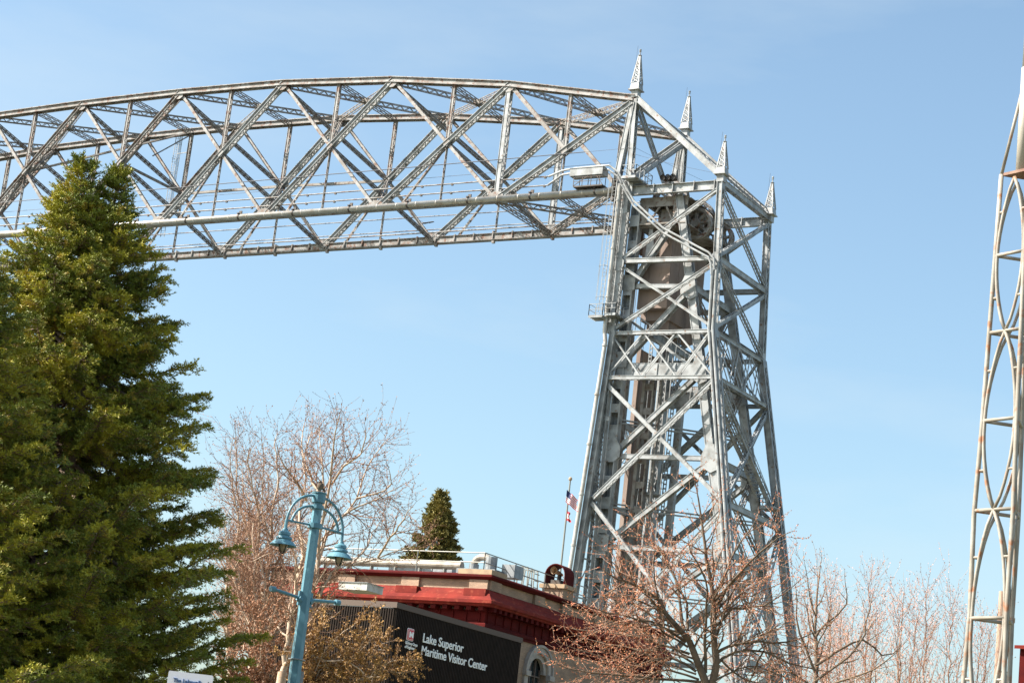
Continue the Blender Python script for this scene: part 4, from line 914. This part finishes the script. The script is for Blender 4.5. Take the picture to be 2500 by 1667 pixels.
# wooden utility pole behind the mast
up = at(2447, 1443, 85); d = empty('utility_pole', 'weathered wooden utility pole with brackets and wires behind the tubular mast', 'pole', (up[0], up[1], 0))
mb = MB(); mb.tube((up[0], up[1], 0), tuple(up), .17, .13, 12); put(mb, 'pole', M['wood'], d)
R0v = nrm(np.array([_r0[0], _r0[1], 0]))
mb = MB(); mb.tube(up+R0v*.15-V(0, 0, 1.0), up+R0v*.45-V(0, 0, 1.0), .16, n=12); mb.obox(up+R0v*.35-V(0, 0, 1.1), R0v*.2, V(0, .1, 0), V(0, 0, .1)); put(mb, 'transformer', M['capstone'], d)
mb = MB()
for z in (2.1, 3.2): mb.bar(up+V(0, 0, -z)-R0v*.05, up+V(0, 0, -z)+R0v*.55, .06, .06)
for z in (1.4, 2.5, 3.4): mb.obox(up+V(0, 0, -z)+R0v*(.3 if z != 2.5 else .15), R0v*.07, V(0, .08, 0), V(0, 0, .12))
put(mb, 'bracket', M['dark'], d)
mb = MB()
for (a, b, s) in (((.12, -.2), (.5, -.4), -.2), ((.12, -.5), (.4, -.9), .2), ((-.15, -.9), (-.05, -1.9), .1), ((.2, -1.2), (.5, -2.2), -.1), ((.1, -1.7), (.35, -3.2), .1)):
    cable(mb, up+R0v*a[0]+V(0, 0, a[1]), up+R0v*b[0]+V(0, 0, b[1]), s, .015, 8)
put(mb, 'drop_wire', M['wire'], d); finish(d)
rb = at(2498, 1565, 95); d = empty('red_roofed_shed', 'corner of a red-sided shed at the right edge behind the mast', 'shed', (rb[0], rb[1], 0))
mb = MB(); q = rb+R0v*3.45; zt_ = rb[2]
mb.box(q[0]-3, q[0]+3, q[1]-2, q[1]+2, 0, zt_-.3); put(mb, 'wall', M['maroon'], d)
mb = MB(); mb.plate([(q[0]-3.2, q[1]-2.2, zt_-.3), (q[0]+3.2, q[1]-2.2, zt_-.3), (q[0]+3.2, q[1]+2.2, zt_+.3), (q[0]-3.2, q[1]+2.2, zt_+.3)], (0, 0, .15)); put(mb, 'roof', M['red'], d); finish(d)

# ------------------------------------------------------------------ vegetation helpers (numpy)
def fast_mesh(name, verts, faces, m, parent=None, mats=None, mi=None, smooth=False):
    """faces: (n,k) int array"""
    verts = np.asarray(verts, np.float32); faces = np.asarray(faces, np.int32); n, k = faces.shape
    me = bpy.data.meshes.new(name); me.vertices.add(len(verts)); me.vertices.foreach_set('co', verts.ravel())
    me.loops.add(n*k); me.loops.foreach_set('vertex_index', faces.ravel()); me.polygons.add(n)
    me.polygons.foreach_set('loop_start', np.arange(0, n*k, k, dtype=np.int32))
    try: me.polygons.foreach_set('loop_total', np.full(n, k, np.int32))
    except Exception: pass
    for x in (mats or [m]): me.materials.append(x)
    if mi is not None: me.polygons.foreach_set('material_index', np.asarray(mi, np.int32))
    if smooth: me.polygons.foreach_set('use_smooth', np.ones(n, bool))
    me.update(calc_edges=True); me.validate(); o = bpy.data.objects.new(name, me); S.collection.objects.link(o)
    if parent: o.parent = parent
    return o
def tubes(segs, n=4):
    """segs: array (m,8) p0 p1 r0 r1 -> verts, quad faces"""
    s = np.asarray(segs, float); p, q, r0, r1 = s[:, :3], s[:, 3:6], s[:, 6], s[:, 7]
    d = q-p; d /= np.linalg.norm(d, axis=1)[:, None]+1e-9
    ref = np.where(np.abs(d[:, 2:3]) < .9, np.array([[0, 0, 1.]]), np.array([[1., 0, 0]]))
    a = np.cross(d, ref); a /= np.linalg.norm(a, axis=1)[:, None]+1e-9; b = np.cross(d, a)
    t = np.arange(n)*2*math.pi/n; ring = a[:, None, :]*np.cos(t)[None, :, None]+b[:, None, :]*np.sin(t)[None, :, None]
    v = np.concatenate([p[:, None, :]+ring*r0[:, None, None], q[:, None, :]+ring*r1[:, None, None]], 1)
    base = (np.arange(len(s))*2*n)[:, None]; i = np.arange(n); j = (i+1) % n
    f = np.stack([i, j, n+j, n+i], 1); F = (base[:, :, None]+f[None]).reshape(-1, 4)
    return v.reshape(-1, 3), F
def blades(P, D, L, Wd, rg, k=4, spread=.5):
    """k narrow pointed triangles per point P fanning round direction D"""
    P = np.repeat(P, k, 0); D = np.repeat(D, k, 0); n = len(P); L = np.repeat(L, k) if np.ndim(L) else np.full(n, L)
    D = D+rg.normal(0, spread, (n, 3)); D /= np.linalg.norm(D, axis=1)[:, None]
    s = np.cross(D, rg.normal(0, 1, (n, 3))); s /= np.linalg.norm(s, axis=1)[:, None]+1e-9
    L = L*rg.uniform(.7, 1.2, n); w_ = Wd*rg.uniform(.7, 1.3, n)
    v = np.stack([P, P+D*(L*.45)[:, None]+s*w_[:, None], P+D*L[:, None], P+D*(L*.45)[:, None]-s*w_[:, None]], 1)
    return v.reshape(-1, 3), np.arange(n*4).reshape(-1, 4)

# ---- spruce
def spruce(name, label, x, y, H, prof, seed, zlow=1.0, dens=1.0, shoot=.105, sw=.0078, needle='needle', trunk_r=.2, group=None, step=.16, k=6, branch_n=9):
    rg = np.random.default_rng(seed)
    e = empty(name, label, 'tree', (x, y, 0), group)
    pt, pr = zip(*prof)
    segs = []; tips = []; tdir = []
    zz = 0; segs.append([x, y, 0, x, y, H*.5, trunk_r, trunk_r*.55]); segs.append([x, y, H*.5, x, y, H, trunk_r*.55, .015])
    t = .08; ang = rg.uniform(0, 6)
    while H-t > zlow:
        rad = np.interp(t, pt, pr); nb = branch_n if t > .8 else 5
        for i in range(nb):
            ang += 2.399+rg.normal(0, .25); cl = math.sin(ang*2.0+t*2.3)*math.sin(t*3.1+ang); R = rad*(rg.uniform(.78, 1.06)+.17*cl)*(1.07 if rg.random() < .12 else 1)
            z0 = H-t+rg.uniform(-.1, .1); az = V(math.cos(ang), math.sin(ang), 0); side = V(-math.sin(ang), math.cos(ang), 0)
            young = max(0, 1-t/2.2); rise = .55*young; droop = (1-young)*(.15+.10*cl+rg.uniform(-.03, .03))
            nseg = max(3, int(R/.14)); pts = []
            for j in range(nseg+1):
                s = j/nseg; pts.append(V(x, y, z0)+az*R*s+V(0, 0, R*(rise*s-droop*math.sin(min(1, s*1.15)*math.pi*.75)*1.3+ (1-young)*.22*max(0, s-.6)**1.0)))
            r0 = .012+.012*R
            for a, b, j in zip(pts[:-1], pts[1:], range(nseg)):
                segs.append([*a, *b, r0*(1-j/nseg)+.004, r0*(1-(j+1)/nseg)+.004])
            # leafy side branchlets
            s0 = .12 if R < .8 else .36
            ns = max(2, int(R*(1-s0)/.075*dens))
            for j in range(ns+1):
                s = s0+(1-s0)*j/ns; f = s*nseg; a = int(min(nseg-1, f)); p = pts[a]+(pts[a+1]-pts[a])*(f-a); dr = nrm(pts[a+1]-pts[a])
                for sg_ in (-1, 1):
                    bl_ = (.10+.42*min(1, R/1.6)*(1.05-s)*1.0+.05)*rg.uniform(.6, 1.25); bl_ = min(bl_, .58)
                    dd = nrm(dr*(.75)+side*sg_*rg.uniform(.5, 1.1)+V(0, 0, rg.uniform(-.75, .10)*(1-young*.8)+.25*young))
                    m_ = max(1, int(bl_/.055)); q = p.copy()
                    for c in range(m_):
                        q2 = q+dd*bl_/m_; dd = nrm(dd+V(0, 0, rg.uniform(-.16, .06)*(1-young)))
                        tips.append(q2); tdir.append(dd*.8+V(0, 0, .45)); q = q2
                    segs.append([*p, *q, .006, .003])
                tips.append(p); tdir.append(dr+V(0, 0, .4))
            for c in range(3): tips.append(pts[-1]); tdir.append(nrm(pts[-1]-pts[-2])+V(0, 0, .25))
        t += step*rg.uniform(.8, 1.2)*(1+.9*min(1, t/4))
    for c in range(10): tips.append(V(x, y, H-.03*c)); tdir.append(V(0, 0, 1))
    v, f = tubes(segs, 4); fast_mesh('trunk', v, f, M['sprucebark'], e)
    tips = np.array(tips); tdir = np.array(tdir); tdir /= np.linalg.norm(tdir, axis=1)[:, None]; tdir += rg.normal(0, .18, tdir.shape); PT = np.concatenate([tips+tdir*shoot*c for c in (-.1, .3, .7)]); v, f = blades(PT, np.tile(tdir, (3, 1)), shoot*.62, sw, rg, k, .62); fast_mesh('crown', v, f, M[needle], e)
    finish(e); print(name, len(tips)); return e
PROF = [(0, .03), (.3, .15), (.66, .32), (1.25, .62), (1.9, 1.05), (2.6, 1.42), (3.3, 1.92), (4, 2.32), (5, 2.8), (6, 3.1), (7.4, 3.25), (9, 3.3), (12, 3.3)]
spruce('spruce_tree', 'tall dense dark green spruce with the highest tip in the left foreground', 60.95, -129.9, 12.62, PROF, 3, 1.0, group='spruces in the left foreground')
spruce('spruce_tree', 'dense spruce leaning into the tallest one, its tip just right of the highest', 61.45, -129.5, 12.5, [(0, .03), (.4, .15), (.8, .28), (1.2, .55), (1.6, .85), (2.0, 1.15)]+[(a, b) for a, b in PROF if a > 2.2], 8, 1.0, group='spruces in the left foreground')
c3 = at(-45, 560, 33); spruce('spruce_tree', 'spruce at the far left edge, shorter and mostly cut off by the frame', c3[0], c3[1], c3[2], PROF, 12, 1.0, group='spruces in the left foreground', dens=.8)
cf = at(1077, 1210, 112); spruce('conifer_tree', 'small narrow conifer standing behind the museum roof railing', cf[0], cf[1], cf[2], [(0, .05), (.6, .35), (1.5, .75), (2.6, 1.15), (4, 1.6), (7, 2.2), (14, 3)], 21, 10, .8, .24, .03, 'needle2', .2, step=.22, k=4)

# ---- bare trees
class Tree:
    def __init__(s, seed): s.rg = np.random.default_rng(seed); s.seg = [[], [], []]; s.bp = []; s.bd = []
    def seg_(s, lv, a, b, r0, r1): s.seg[lv].append([*a, *b, r0, r1])
    def limb(s, pts, r0, r1, wig=.02, child=None, dens=1.0, from_=0.15):
        """limb through given points, sampled smoothly"""
        P = [np.asarray(p, float) for p in pts]; out = []
        for i in range(len(P)-1):
            p0 = P[max(0, i-1)]; p1 = P[i]; p2 = P[i+1]; p3 = P[min(len(P)-1, i+2)]; n = max(2, int(np.linalg.norm(p2-p1)/.25))
            for t in np.arange(n)/n: out.append(.5*((2*p1)+(-p0+p2)*t+(2*p0-5*p1+4*p2-p3)*t*t+(-p0+3*p1-3*p2+p3)*t**3))
        out.append(P[-1]); out = [p+s.rg.normal(0, wig, 3)*(0 < i < len(out)-1) for i, p in enumerate(out)]
        n = len(out)-1
        for i in range(n): s.seg_(0, out[i], out[i+1], r0+(r1-r0)*i/n, r0+(r1-r0)*(i+1)/n)
        if child:
            L, lv = child; m = int(n*dens)
            for j in range(m):
                t = from_+(1-from_)*(j+s.rg.random())/m; f = t*n; i = int(min(n-1, f)); p = out[i]+(out[i+1]-out[i])*(f-i); d = nrm(out[i+1]-out[i])
                rr = r0+(r1-r0)*t; s.grow(p, s.turn(d, s.rg.uniform(.5, 1.1)), L*s.rg.uniform(.6, 1.3)*(1.15-.5*t), min(rr*.55, s.rmax), lv)
            s.grow(out[-1], nrm(out[-1]-out[-2]), L*.4, r1, lv)
    rmax = .03; up = .25; nchild = 5; seglen = .13; bend = .16; budgap = .10; rmin = .0035; droop = 0.0; blv = 1; ratio = .5
    def turn(s, d, a):
        ax = nrm(np.cross(d, s.rg.normal(0, 1, 3))); return nrm(d*math.cos(a)+ax*math.sin(a))
    def grow(s, p, d, L, r, lv):
        n = max(2, int(L/s.seglen)); q = np.asarray(p, float); lay = 0 if r > .02 else (1 if lv > 0 else 2)
        for i in range(n):
            d = nrm(d+s.rg.normal(0, s.bend, 3)+V(0, 0, s.up*.16-s.droop*(lv == 0)*.2)); q2 = q+d*L/n; ra = max(s.rmin, r*(1-.75*i/n)); rb = max(s.rmin*.8, r*(1-.75*(i+1)/n))
            s.seg_(lay, q, q2, ra, rb)
            if lv > 0 and s.rg.random() < s.nchild/n: s.grow(q2, s.turn(d, s.rg.uniform(.45, 1.0)), L*s.ratio*s.rg.uniform(.6, 1.3), ra*.62, lv-1)
            if lv <= s.blv:
                m = L/n/s.budgap; m = int(m)+(s.rg.random() < m % 1)
                for c in range(m): s.bp.append(q+(q2-q)*s.rg.random()); s.bd.append(s.turn(d, .9))
            q = q2
        s.bp.append(q); s.bd.append(d)
    def build(s, e, bark, twig, bud, bl=.035, bw=.012, k=1, spread=.3, nm='buds', bark2=None):
        for i, (nmn, m, n) in enumerate((('trunk', bark, 6), ('branches', bark2 or bark, 4), ('twigs', twig, 3))):
            if s.seg[i]: v, f = tubes(s.seg[i], n); fast_mesh(nmn, v, f, m, e, smooth=(i == 0))
        if bud: v, f = blades(np.array(s.bp), np.array(s.bd), bl, bw, s.rg, k, spread); fast_mesh(nm, v, f, bud, e)
        print(e.name, [len(a) for a in s.seg], len(s.bp)); finish(e)
def Lpts(pts, D, rg, spread, off, sc):
    """control points of a limb: photo-traced bearings at their own distances, drifting in depth as the limb grows"""
    dz = rg.uniform(-spread, spread); n = len(pts); return [at(off[0]+a*sc, off[1]+b*sc, D+dz*(i/(max(1, n-1)))**1.2) for i, (a, b) in enumerate(pts)]

# red budded maple, right foreground
D = 36; c = at(1726, 1700, D); e = empty('maple_tree', 'bare spreading maple with dark forked trunk and orange-red buds in front of the tower', 'tree', (c[0], c[1], 0))
T_ = Tree(4); T_.nchild = 15; T_.ratio = .42; T_.rmax = .022; T_.bend = .13; T_.up = .35; T_.budgap = .07; T_.rmin = .0022; T_.blv = 1; rg = np.random.default_rng(2)
O6, S6 = (1350, 1150), .3298
T_.limb([V(c[0], c[1], 0), V(c[0], c[1], 1.5), at(1729, 1690, D)], .17, .13)
for pts, r0, r1, L, sp in (
    ([(1149, 1637), (1080, 1440), (1010, 1250), (900, 1130), (780, 960), (620, 840), (480, 800)], .085, .02, 1.1, 1.6),
    ([(1149, 1637), (1210, 1420), (1185, 1200), (1190, 1000), (1185, 900), (1140, 650), (1100, 330), (1060, 120)], .085, .010, .95, .8),
    ([(1185, 960), (1290, 720), (1340, 600), (1480, 400)], .035, .012, .9, 1.8),
    ([(1190, 1000), (1300, 850), (1450, 680), (1600, 540), (1710, 470)], .03, .01, .8, -2),
    ([(1000, 1180), (985, 980), (890, 760), (830, 620), (760, 540)], .03, .01, .9, 1.5),
    ([(960, 1150), (930, 900), (870, 720), (800, 600), (640, 480)], .032, .01, .9, -1.6),
    ([(1130, 1490), (1120, 1250), (1140, 1000), (1130, 800), (1020, 600)], .035, .012, .9, 1.8),
    ([(980, 1260), (800, 1150), (640, 1100), (480, 1060), (300, 1010)], .03, .008, 1.0, 2),
    ([(930, 1180), (760, 1020), (600, 940), (430, 930)], .026, .008, 1.0, -2),
    ([(1010, 1350), (820, 1290), (640, 1220), (400, 1190), (170, 1170)], .032, .008, 1.05, 1.5),
    ([(1060, 1480), (880, 1380), (600, 1440), (420, 1390), (160, 1310)], .032, .008, 1.05, -1.5),
    ([(1100, 1560), (800, 1540), (500, 1500), (250, 1480), (60, 1440)], .035, .008, 1.0, 1.0),
    ([(1200, 1350), (1300, 1290), (1450, 1265), (1620, 1265), (1800, 1250), (1960, 1180)], .038, .008, .95, -1.5),
    ([(1210, 1430), (1330, 1340), (1560, 1330), (1750, 1430), (1960, 1470)], .035, .01, .95, 1.5),
    ([(1200, 1150), (1330, 1020), (1480, 1000), (1640, 960), (1800, 830)], .03, .008, .9, 2),
    ([(1190, 1080), (1300, 940), (1470, 920), (1640, 850)], .026, .008, .9, -2),
    ([(1560, 1330), (1480, 1500), (1420, 1640)], .022, .01, .8, 1),
    ([(1040, 1420), (860, 1330), (700, 1330), (520, 1290), (330, 1260)], .026, .008, 1.0, 2.2), ([(1000, 1300), (820, 1180), (700, 1040), (520, 960), (380, 1010)], .026, .008, 1.0, -2.2),
    ([(1080, 1540), (860, 1470), (700, 1520), (520, 1580), (330, 1560)], .026, .008, 1.0, 1.2), ([(1060, 1500), (900, 1440), (740, 1390), (600, 1330), (430, 1500)], .022, .008, .9, -1), ([(1090, 1560), (950, 1600), (700, 1620), (450, 1640)], .026, .008, .9, 1.8),
    ([(1250, 1400), (1350, 1500), (1500, 1560), (1700, 1580)], .024, .008, .9, 1.5), ([(1180, 1560), (1300, 1500), (1450, 1440), (1600, 1470), (1750, 1540)], .024, .008, .9, -1.5),
    ([(1200, 1250), (1260, 1080), (1330, 900), (1400, 760)], .028, .008, .9, 1.2)):
    T_.limb(Lpts(pts, D, rg, abs(sp), O6, S6), r0*.85, r1*.9, .012, (L*.95, 1), 1.7)
T_.build(e, M['bark'], M['redtwig'], M['bud'], .028, .009, 2, .5)

# second bare tree to its right
D = 46; c = at(1990, 1720, D); e = empty('bare_tree', 'thin upright bare tree just right of the tower foot', 'tree', (c[0], c[1], 0))
T_ = Tree(14); T_.nchild = 8; T_.up = .5; T_.budgap = .14; rg = np.random.default_rng(5); O8, S8 = (1350, 1150), .4464
T_.limb([V(c[0], c[1], 0), at(1990, 1700, D)], .14, .09)
for pts, r0, r1 in (([(1430, 1230), (1440, 1060), (1435, 850), (1450, 650), (1462, 515)], .06, .010), ([(1440, 1060), (1560, 980), (1700, 920), (1800, 1010), (1900, 960)], .035, .01),
    ([(1430, 1150), (1560, 1060), (1660, 960), (1720, 820), (1740, 700)], .035, .008), ([(1435, 1100), (1380, 960), (1330, 800), (1330, 650)], .035, .008),
    ([(1435, 1180), (1600, 1140), (1760, 1080), (1880, 990)], .035, .008), ([(1440, 900), (1500, 830), (1600, 740), (1600, 620)], .03, .008), ([(1440, 800), (1400, 680), (1380, 520)], .022, .006), ([(1430, 1180), (1280, 1080), (1180, 980)], .03, .008)):
    T_.limb(Lpts(pts, D, rg, 1.5, O8, S8), r0, r1, .015, (.85, 1), .9)
T_.build(e, M['bark'], M['redtwig'], M['bud'], .03, .01, 1, .4)

# pale pink-budded saplings further right
for i, (px, top, D, hgt, lab) in enumerate(((2030, 1440, 62, .42, 'first from the tower'), (2125, 1412, 66, .5, 'with the tallest pointed crown'), (2205, 1470, 60, .4, 'third from the tower'), (2265, 1430, 64, .5, 'directly left of the last one'), (2325, 1480, 66, .4, 'nearest the tubular mast'), (1965, 1490, 70, .4, 'right behind the darker bare tree'))):
    c = at(px-15, 1750, D); e = empty('bare_sapling', 'slender pink-budded bare sapling, ' + lab, 'tree', (c[0], c[1], 0), 'pink-budded saplings right of the tower')
    T_ = Tree(40+i); T_.nchild = 3.2; T_.up = 1.1; T_.bend = .10; T_.budgap = .16; T_.seglen = .18; T_.ratio = .5; tp_ = at(px, top, D)
    T_.limb([V(c[0], c[1], 0), V(c[0], c[1], 2), (V(c[0], c[1], 2)+tp_)/2+V(.05, 0, 0), tp_], .06, .008, .03, (1.5, 1), 1.6, .25)
    rg = np.random.default_rng(60+i)
    for j in range(4):
        az = rg.uniform(0, 6.28); rd = rg.uniform(.8, 1.6); t2 = V(c[0]+rd*math.cos(az), c[1]+rd*math.sin(az), tp_[2]-rg.uniform(.4, 2.0))
        T_.limb([V(c[0], c[1], 1.6+j*.3), V(c[0]+.6*rd*math.cos(az), c[1]+.6*rd*math.sin(az), 3.0+j*.3), t2], .04, .006, .02, (1.1, 1), 1.4, .3)
    T_.build(e, M['birchtwig'], M['redtwig'], M['pinkbud'], .05, .014, 1, .4)

# birches behind the street lamp
def birch(label, D, base, limbs, off, sc, seed, nch=10, L=1.15, dens=1.7, grp='birches behind the street lamp', budgap=.13):
    c = at(base[0], base[1], D); e = empty('birch_tree', label, 'tree', (c[0], c[1], 0), grp)
    T_ = Tree(seed); T_.nchild = nch; T_.up = .3; T_.bend = .14; T_.rmax = .03; T_.budgap = budgap; T_.seglen = .16; rg = np.random.default_rng(seed)
    fl = at(*base, D); T_.limb([V(c[0], c[1], 0), fl], .16, .12)
    for pts, r0, r1 in limbs:
        P_ = Lpts(pts, D, rg, 2.2, off, sc)
        if pts[0][1] > 1380 and off[1] == 1000: P_ = [fl]+P_
        T_.limb(P_, r0, r1, .015, (L, 1), dens)
    T_.build(e, M['birch'], M['birchtwig'], M['catkin'], .05, .012, 1, .5, 'catkins', M['birchtwig'])
O5, S5 = (500, 1000), .2764
birch('largest pale-barked birch rising right behind the lamp shades', 52, (690, 1640), (
    ([(830, 1440), (870, 1250), (830, 1000), (860, 800), (900, 600), (850, 400), (880, 120)], .075, .01), ([(985, 1440), (1000, 1200), (1060, 880), (1110, 650), (1130, 400), (1150, 200), (1190, 60)], .08, .01),
    ([(980, 1420), (1090, 1080), (1250, 900), (1340, 780), (1440, 500), (1600, 280)], .06, .01), ([(1170, 980), (1300, 880), (1440, 820), (1700, 690)], .035, .008),
    ([(1120, 1440), (1300, 1370), (1530, 1310), (1750, 1230), (1870, 1190)], .05, .01), ([(1530, 1300), (1640, 1130), (1720, 1020), (1830, 860)], .035, .008),
    ([(1120, 660), (1230, 500), (1380, 380), (1420, 180)], .035, .008), ([(900, 800), (820, 640), (700, 500), (640, 330)], .04, .008), ([(1060, 880), (960, 640), (880, 420), (960, 150)], .035, .008),
    ([(1340, 780), (1500, 740), (1640, 660), (1620, 500)], .025, .008), ([(1060, 880), (1050, 600), (1020, 350), (1010, 130)], .035, .008), ([(1300, 1370), (1440, 1200), (1480, 1080), (1560, 980)], .03, .006)), O5, S5, 31, nch=15)
birch('slim birch between the big spruce and the lamp post', 56, (610, 1660), (
    ([(450, 1440), (480, 1000), (430, 700), (380, 450), (420, 330)], .07, .008), ([(560, 1440), (600, 900), (650, 600), (620, 300), (640, 210)], .07, .008), ([(700, 1447), (560, 1100), (500, 800), (520, 500), (500, 260)], .05, .008),
    ([(460, 1440), (380, 1100), (300, 800), (280, 500), (270, 230)], .06, .008), ([(600, 1440), (760, 1200), (830, 1000), (740, 760), (760, 520)], .05, .008)), O5, S5, 32)
birch('birch hidden partly behind the right edge of the spruces', 60, (560, 1660), (
    ([(250, 1440), (300, 1000), (250, 700), (220, 450), (250, 250)], .07, .008), ([(350, 1440), (420, 1100), (480, 850), (380, 600), (390, 360)], .06, .008), ([(200, 1440), (330, 1150), (400, 900), (340, 640)], .05, .008),
    ([(420, 1440), (330, 1250), (500, 1020), (560, 800), (560, 560)], .05, .008)), O5, S5, 33)

birch('low leaning birch with pale stems just right of the spruces', 54, (650, 1660), (([(250, 1440), (420, 1330), (600, 1250), (700, 1120)], .05, .008), ([(300, 1440), (200, 1330), (160, 1200), (220, 1080)], .05, .008), ([(430, 1440), (520, 1250), (640, 1150), (720, 950)], .05, .008), ([(520, 1440), (420, 1200), (420, 1000), (300, 880)], .05, .008)), O5, S5, 38, L=1.3)
birch('thin birch whose crown fills the gap just left of the lamp post', 63, (640, 1660), (([(330, 1440), (300, 1150), (360, 900), (330, 700), (330, 520)], .06, .008), ([(480, 1440), (450, 1200), (380, 1000), (440, 760), (450, 600)], .05, .008), ([(560, 1440), (640, 1200), (700, 1000), (640, 800), (660, 600)], .05, .008), ([(380, 1440), (240, 1250), (180, 1050), (200, 900)], .05, .008), ([(620, 1440), (760, 1330), (760, 1200), (840, 1080)], .04, .008)), O5, S5, 37)

# dry-leaved low willow in front of the annex
D = 50; OB, SB = (640, 1320), .2213
for lab, sd_, base, limbs, rng_x in (('tan-leaved bushy willow in front of the dark annex', 71, (760, 1680), (
    ([(440, 1240), (620, 1290), (780, 1330), (960, 1340), (1170, 1490), (1250, 1500)], .05, .015), ([(470, 1060), (640, 1080), (830, 1130), (1000, 1190), (1300, 1200)], .035, .01), ([(470, 1500), (720, 1470), (1000, 1480), (1200, 1510), (1420, 1420), (1620, 1410)], .05, .01),
    ([(960, 1335), (1100, 1290), (1260, 1170), (1400, 1110)], .03, .008), ([(540, 1540), (700, 1200), (900, 1000), (1050, 880)], .03, .008), ([(600, 1540), (1000, 1300), (1200, 1050), (1300, 960)], .03, .008), ([(1000, 1540), (1300, 1400), (1500, 1300), (1640, 1310)], .03, .008),
    ([(500, 1300), (600, 1000), (660, 850), (700, 700)], .03, .008), ([(1100, 1540), (1300, 1400), (1500, 1450), (1650, 1430)], .03, .008), ([(800, 1500), (1100, 1150), (1200, 900)], .03, .008)), 0),
    ('brown twiggy bush between the spruces and the lamp post', 72, (600, 1680), (
    ([(-300, 1540), (-200, 1200), (-150, 900), (-250, 700)], .04, .008), ([(-100, 1540), (0, 1200), (-20, 900), (60, 600)], .04, .008), ([(100, 1540), (140, 1300), (60, 1000), (150, 750)], .04, .008), ([(200, 1540), (270, 1200), (330, 1000), (250, 700)], .04, .008),
    ([(-350, 1500), (-100, 1300), (100, 1150), (300, 1150)], .03, .008), ([(-400, 1540), (-380, 1200), (-300, 1000)], .03, .008), ([(0, 1540), (-100, 1100), (-60, 750)], .03, .008), ([(300, 1500), (360, 1250), (420, 950)], .03, .008)), 0)):
    c = at(base[0], base[1], D); e = empty('willow_bush', lab, 'bush', (c[0], c[1], 0), 'bushes in front of the annex')
    T_ = Tree(sd_); T_.nchild = 7; T_.up = .15; T_.bend = .2; T_.rmax = .02; T_.budgap = .035; T_.seglen = .12; rg = np.random.default_rng(sd_)
    fl = at(*base, D)
    for pts, r0, r1 in limbs: T_.limb([V(c[0], c[1], .3), fl]+Lpts(pts, D, rg, 1.6, OB, SB), r0, r1, .02, (.55, 1), 1.3, .45)
    T_.build(e, M['birch'], M['birchtwig'], M['dryleaf'] if sd_ == 71 else M['catkin'], .07, .017, 2, .7, 'leaves')
    D = 53
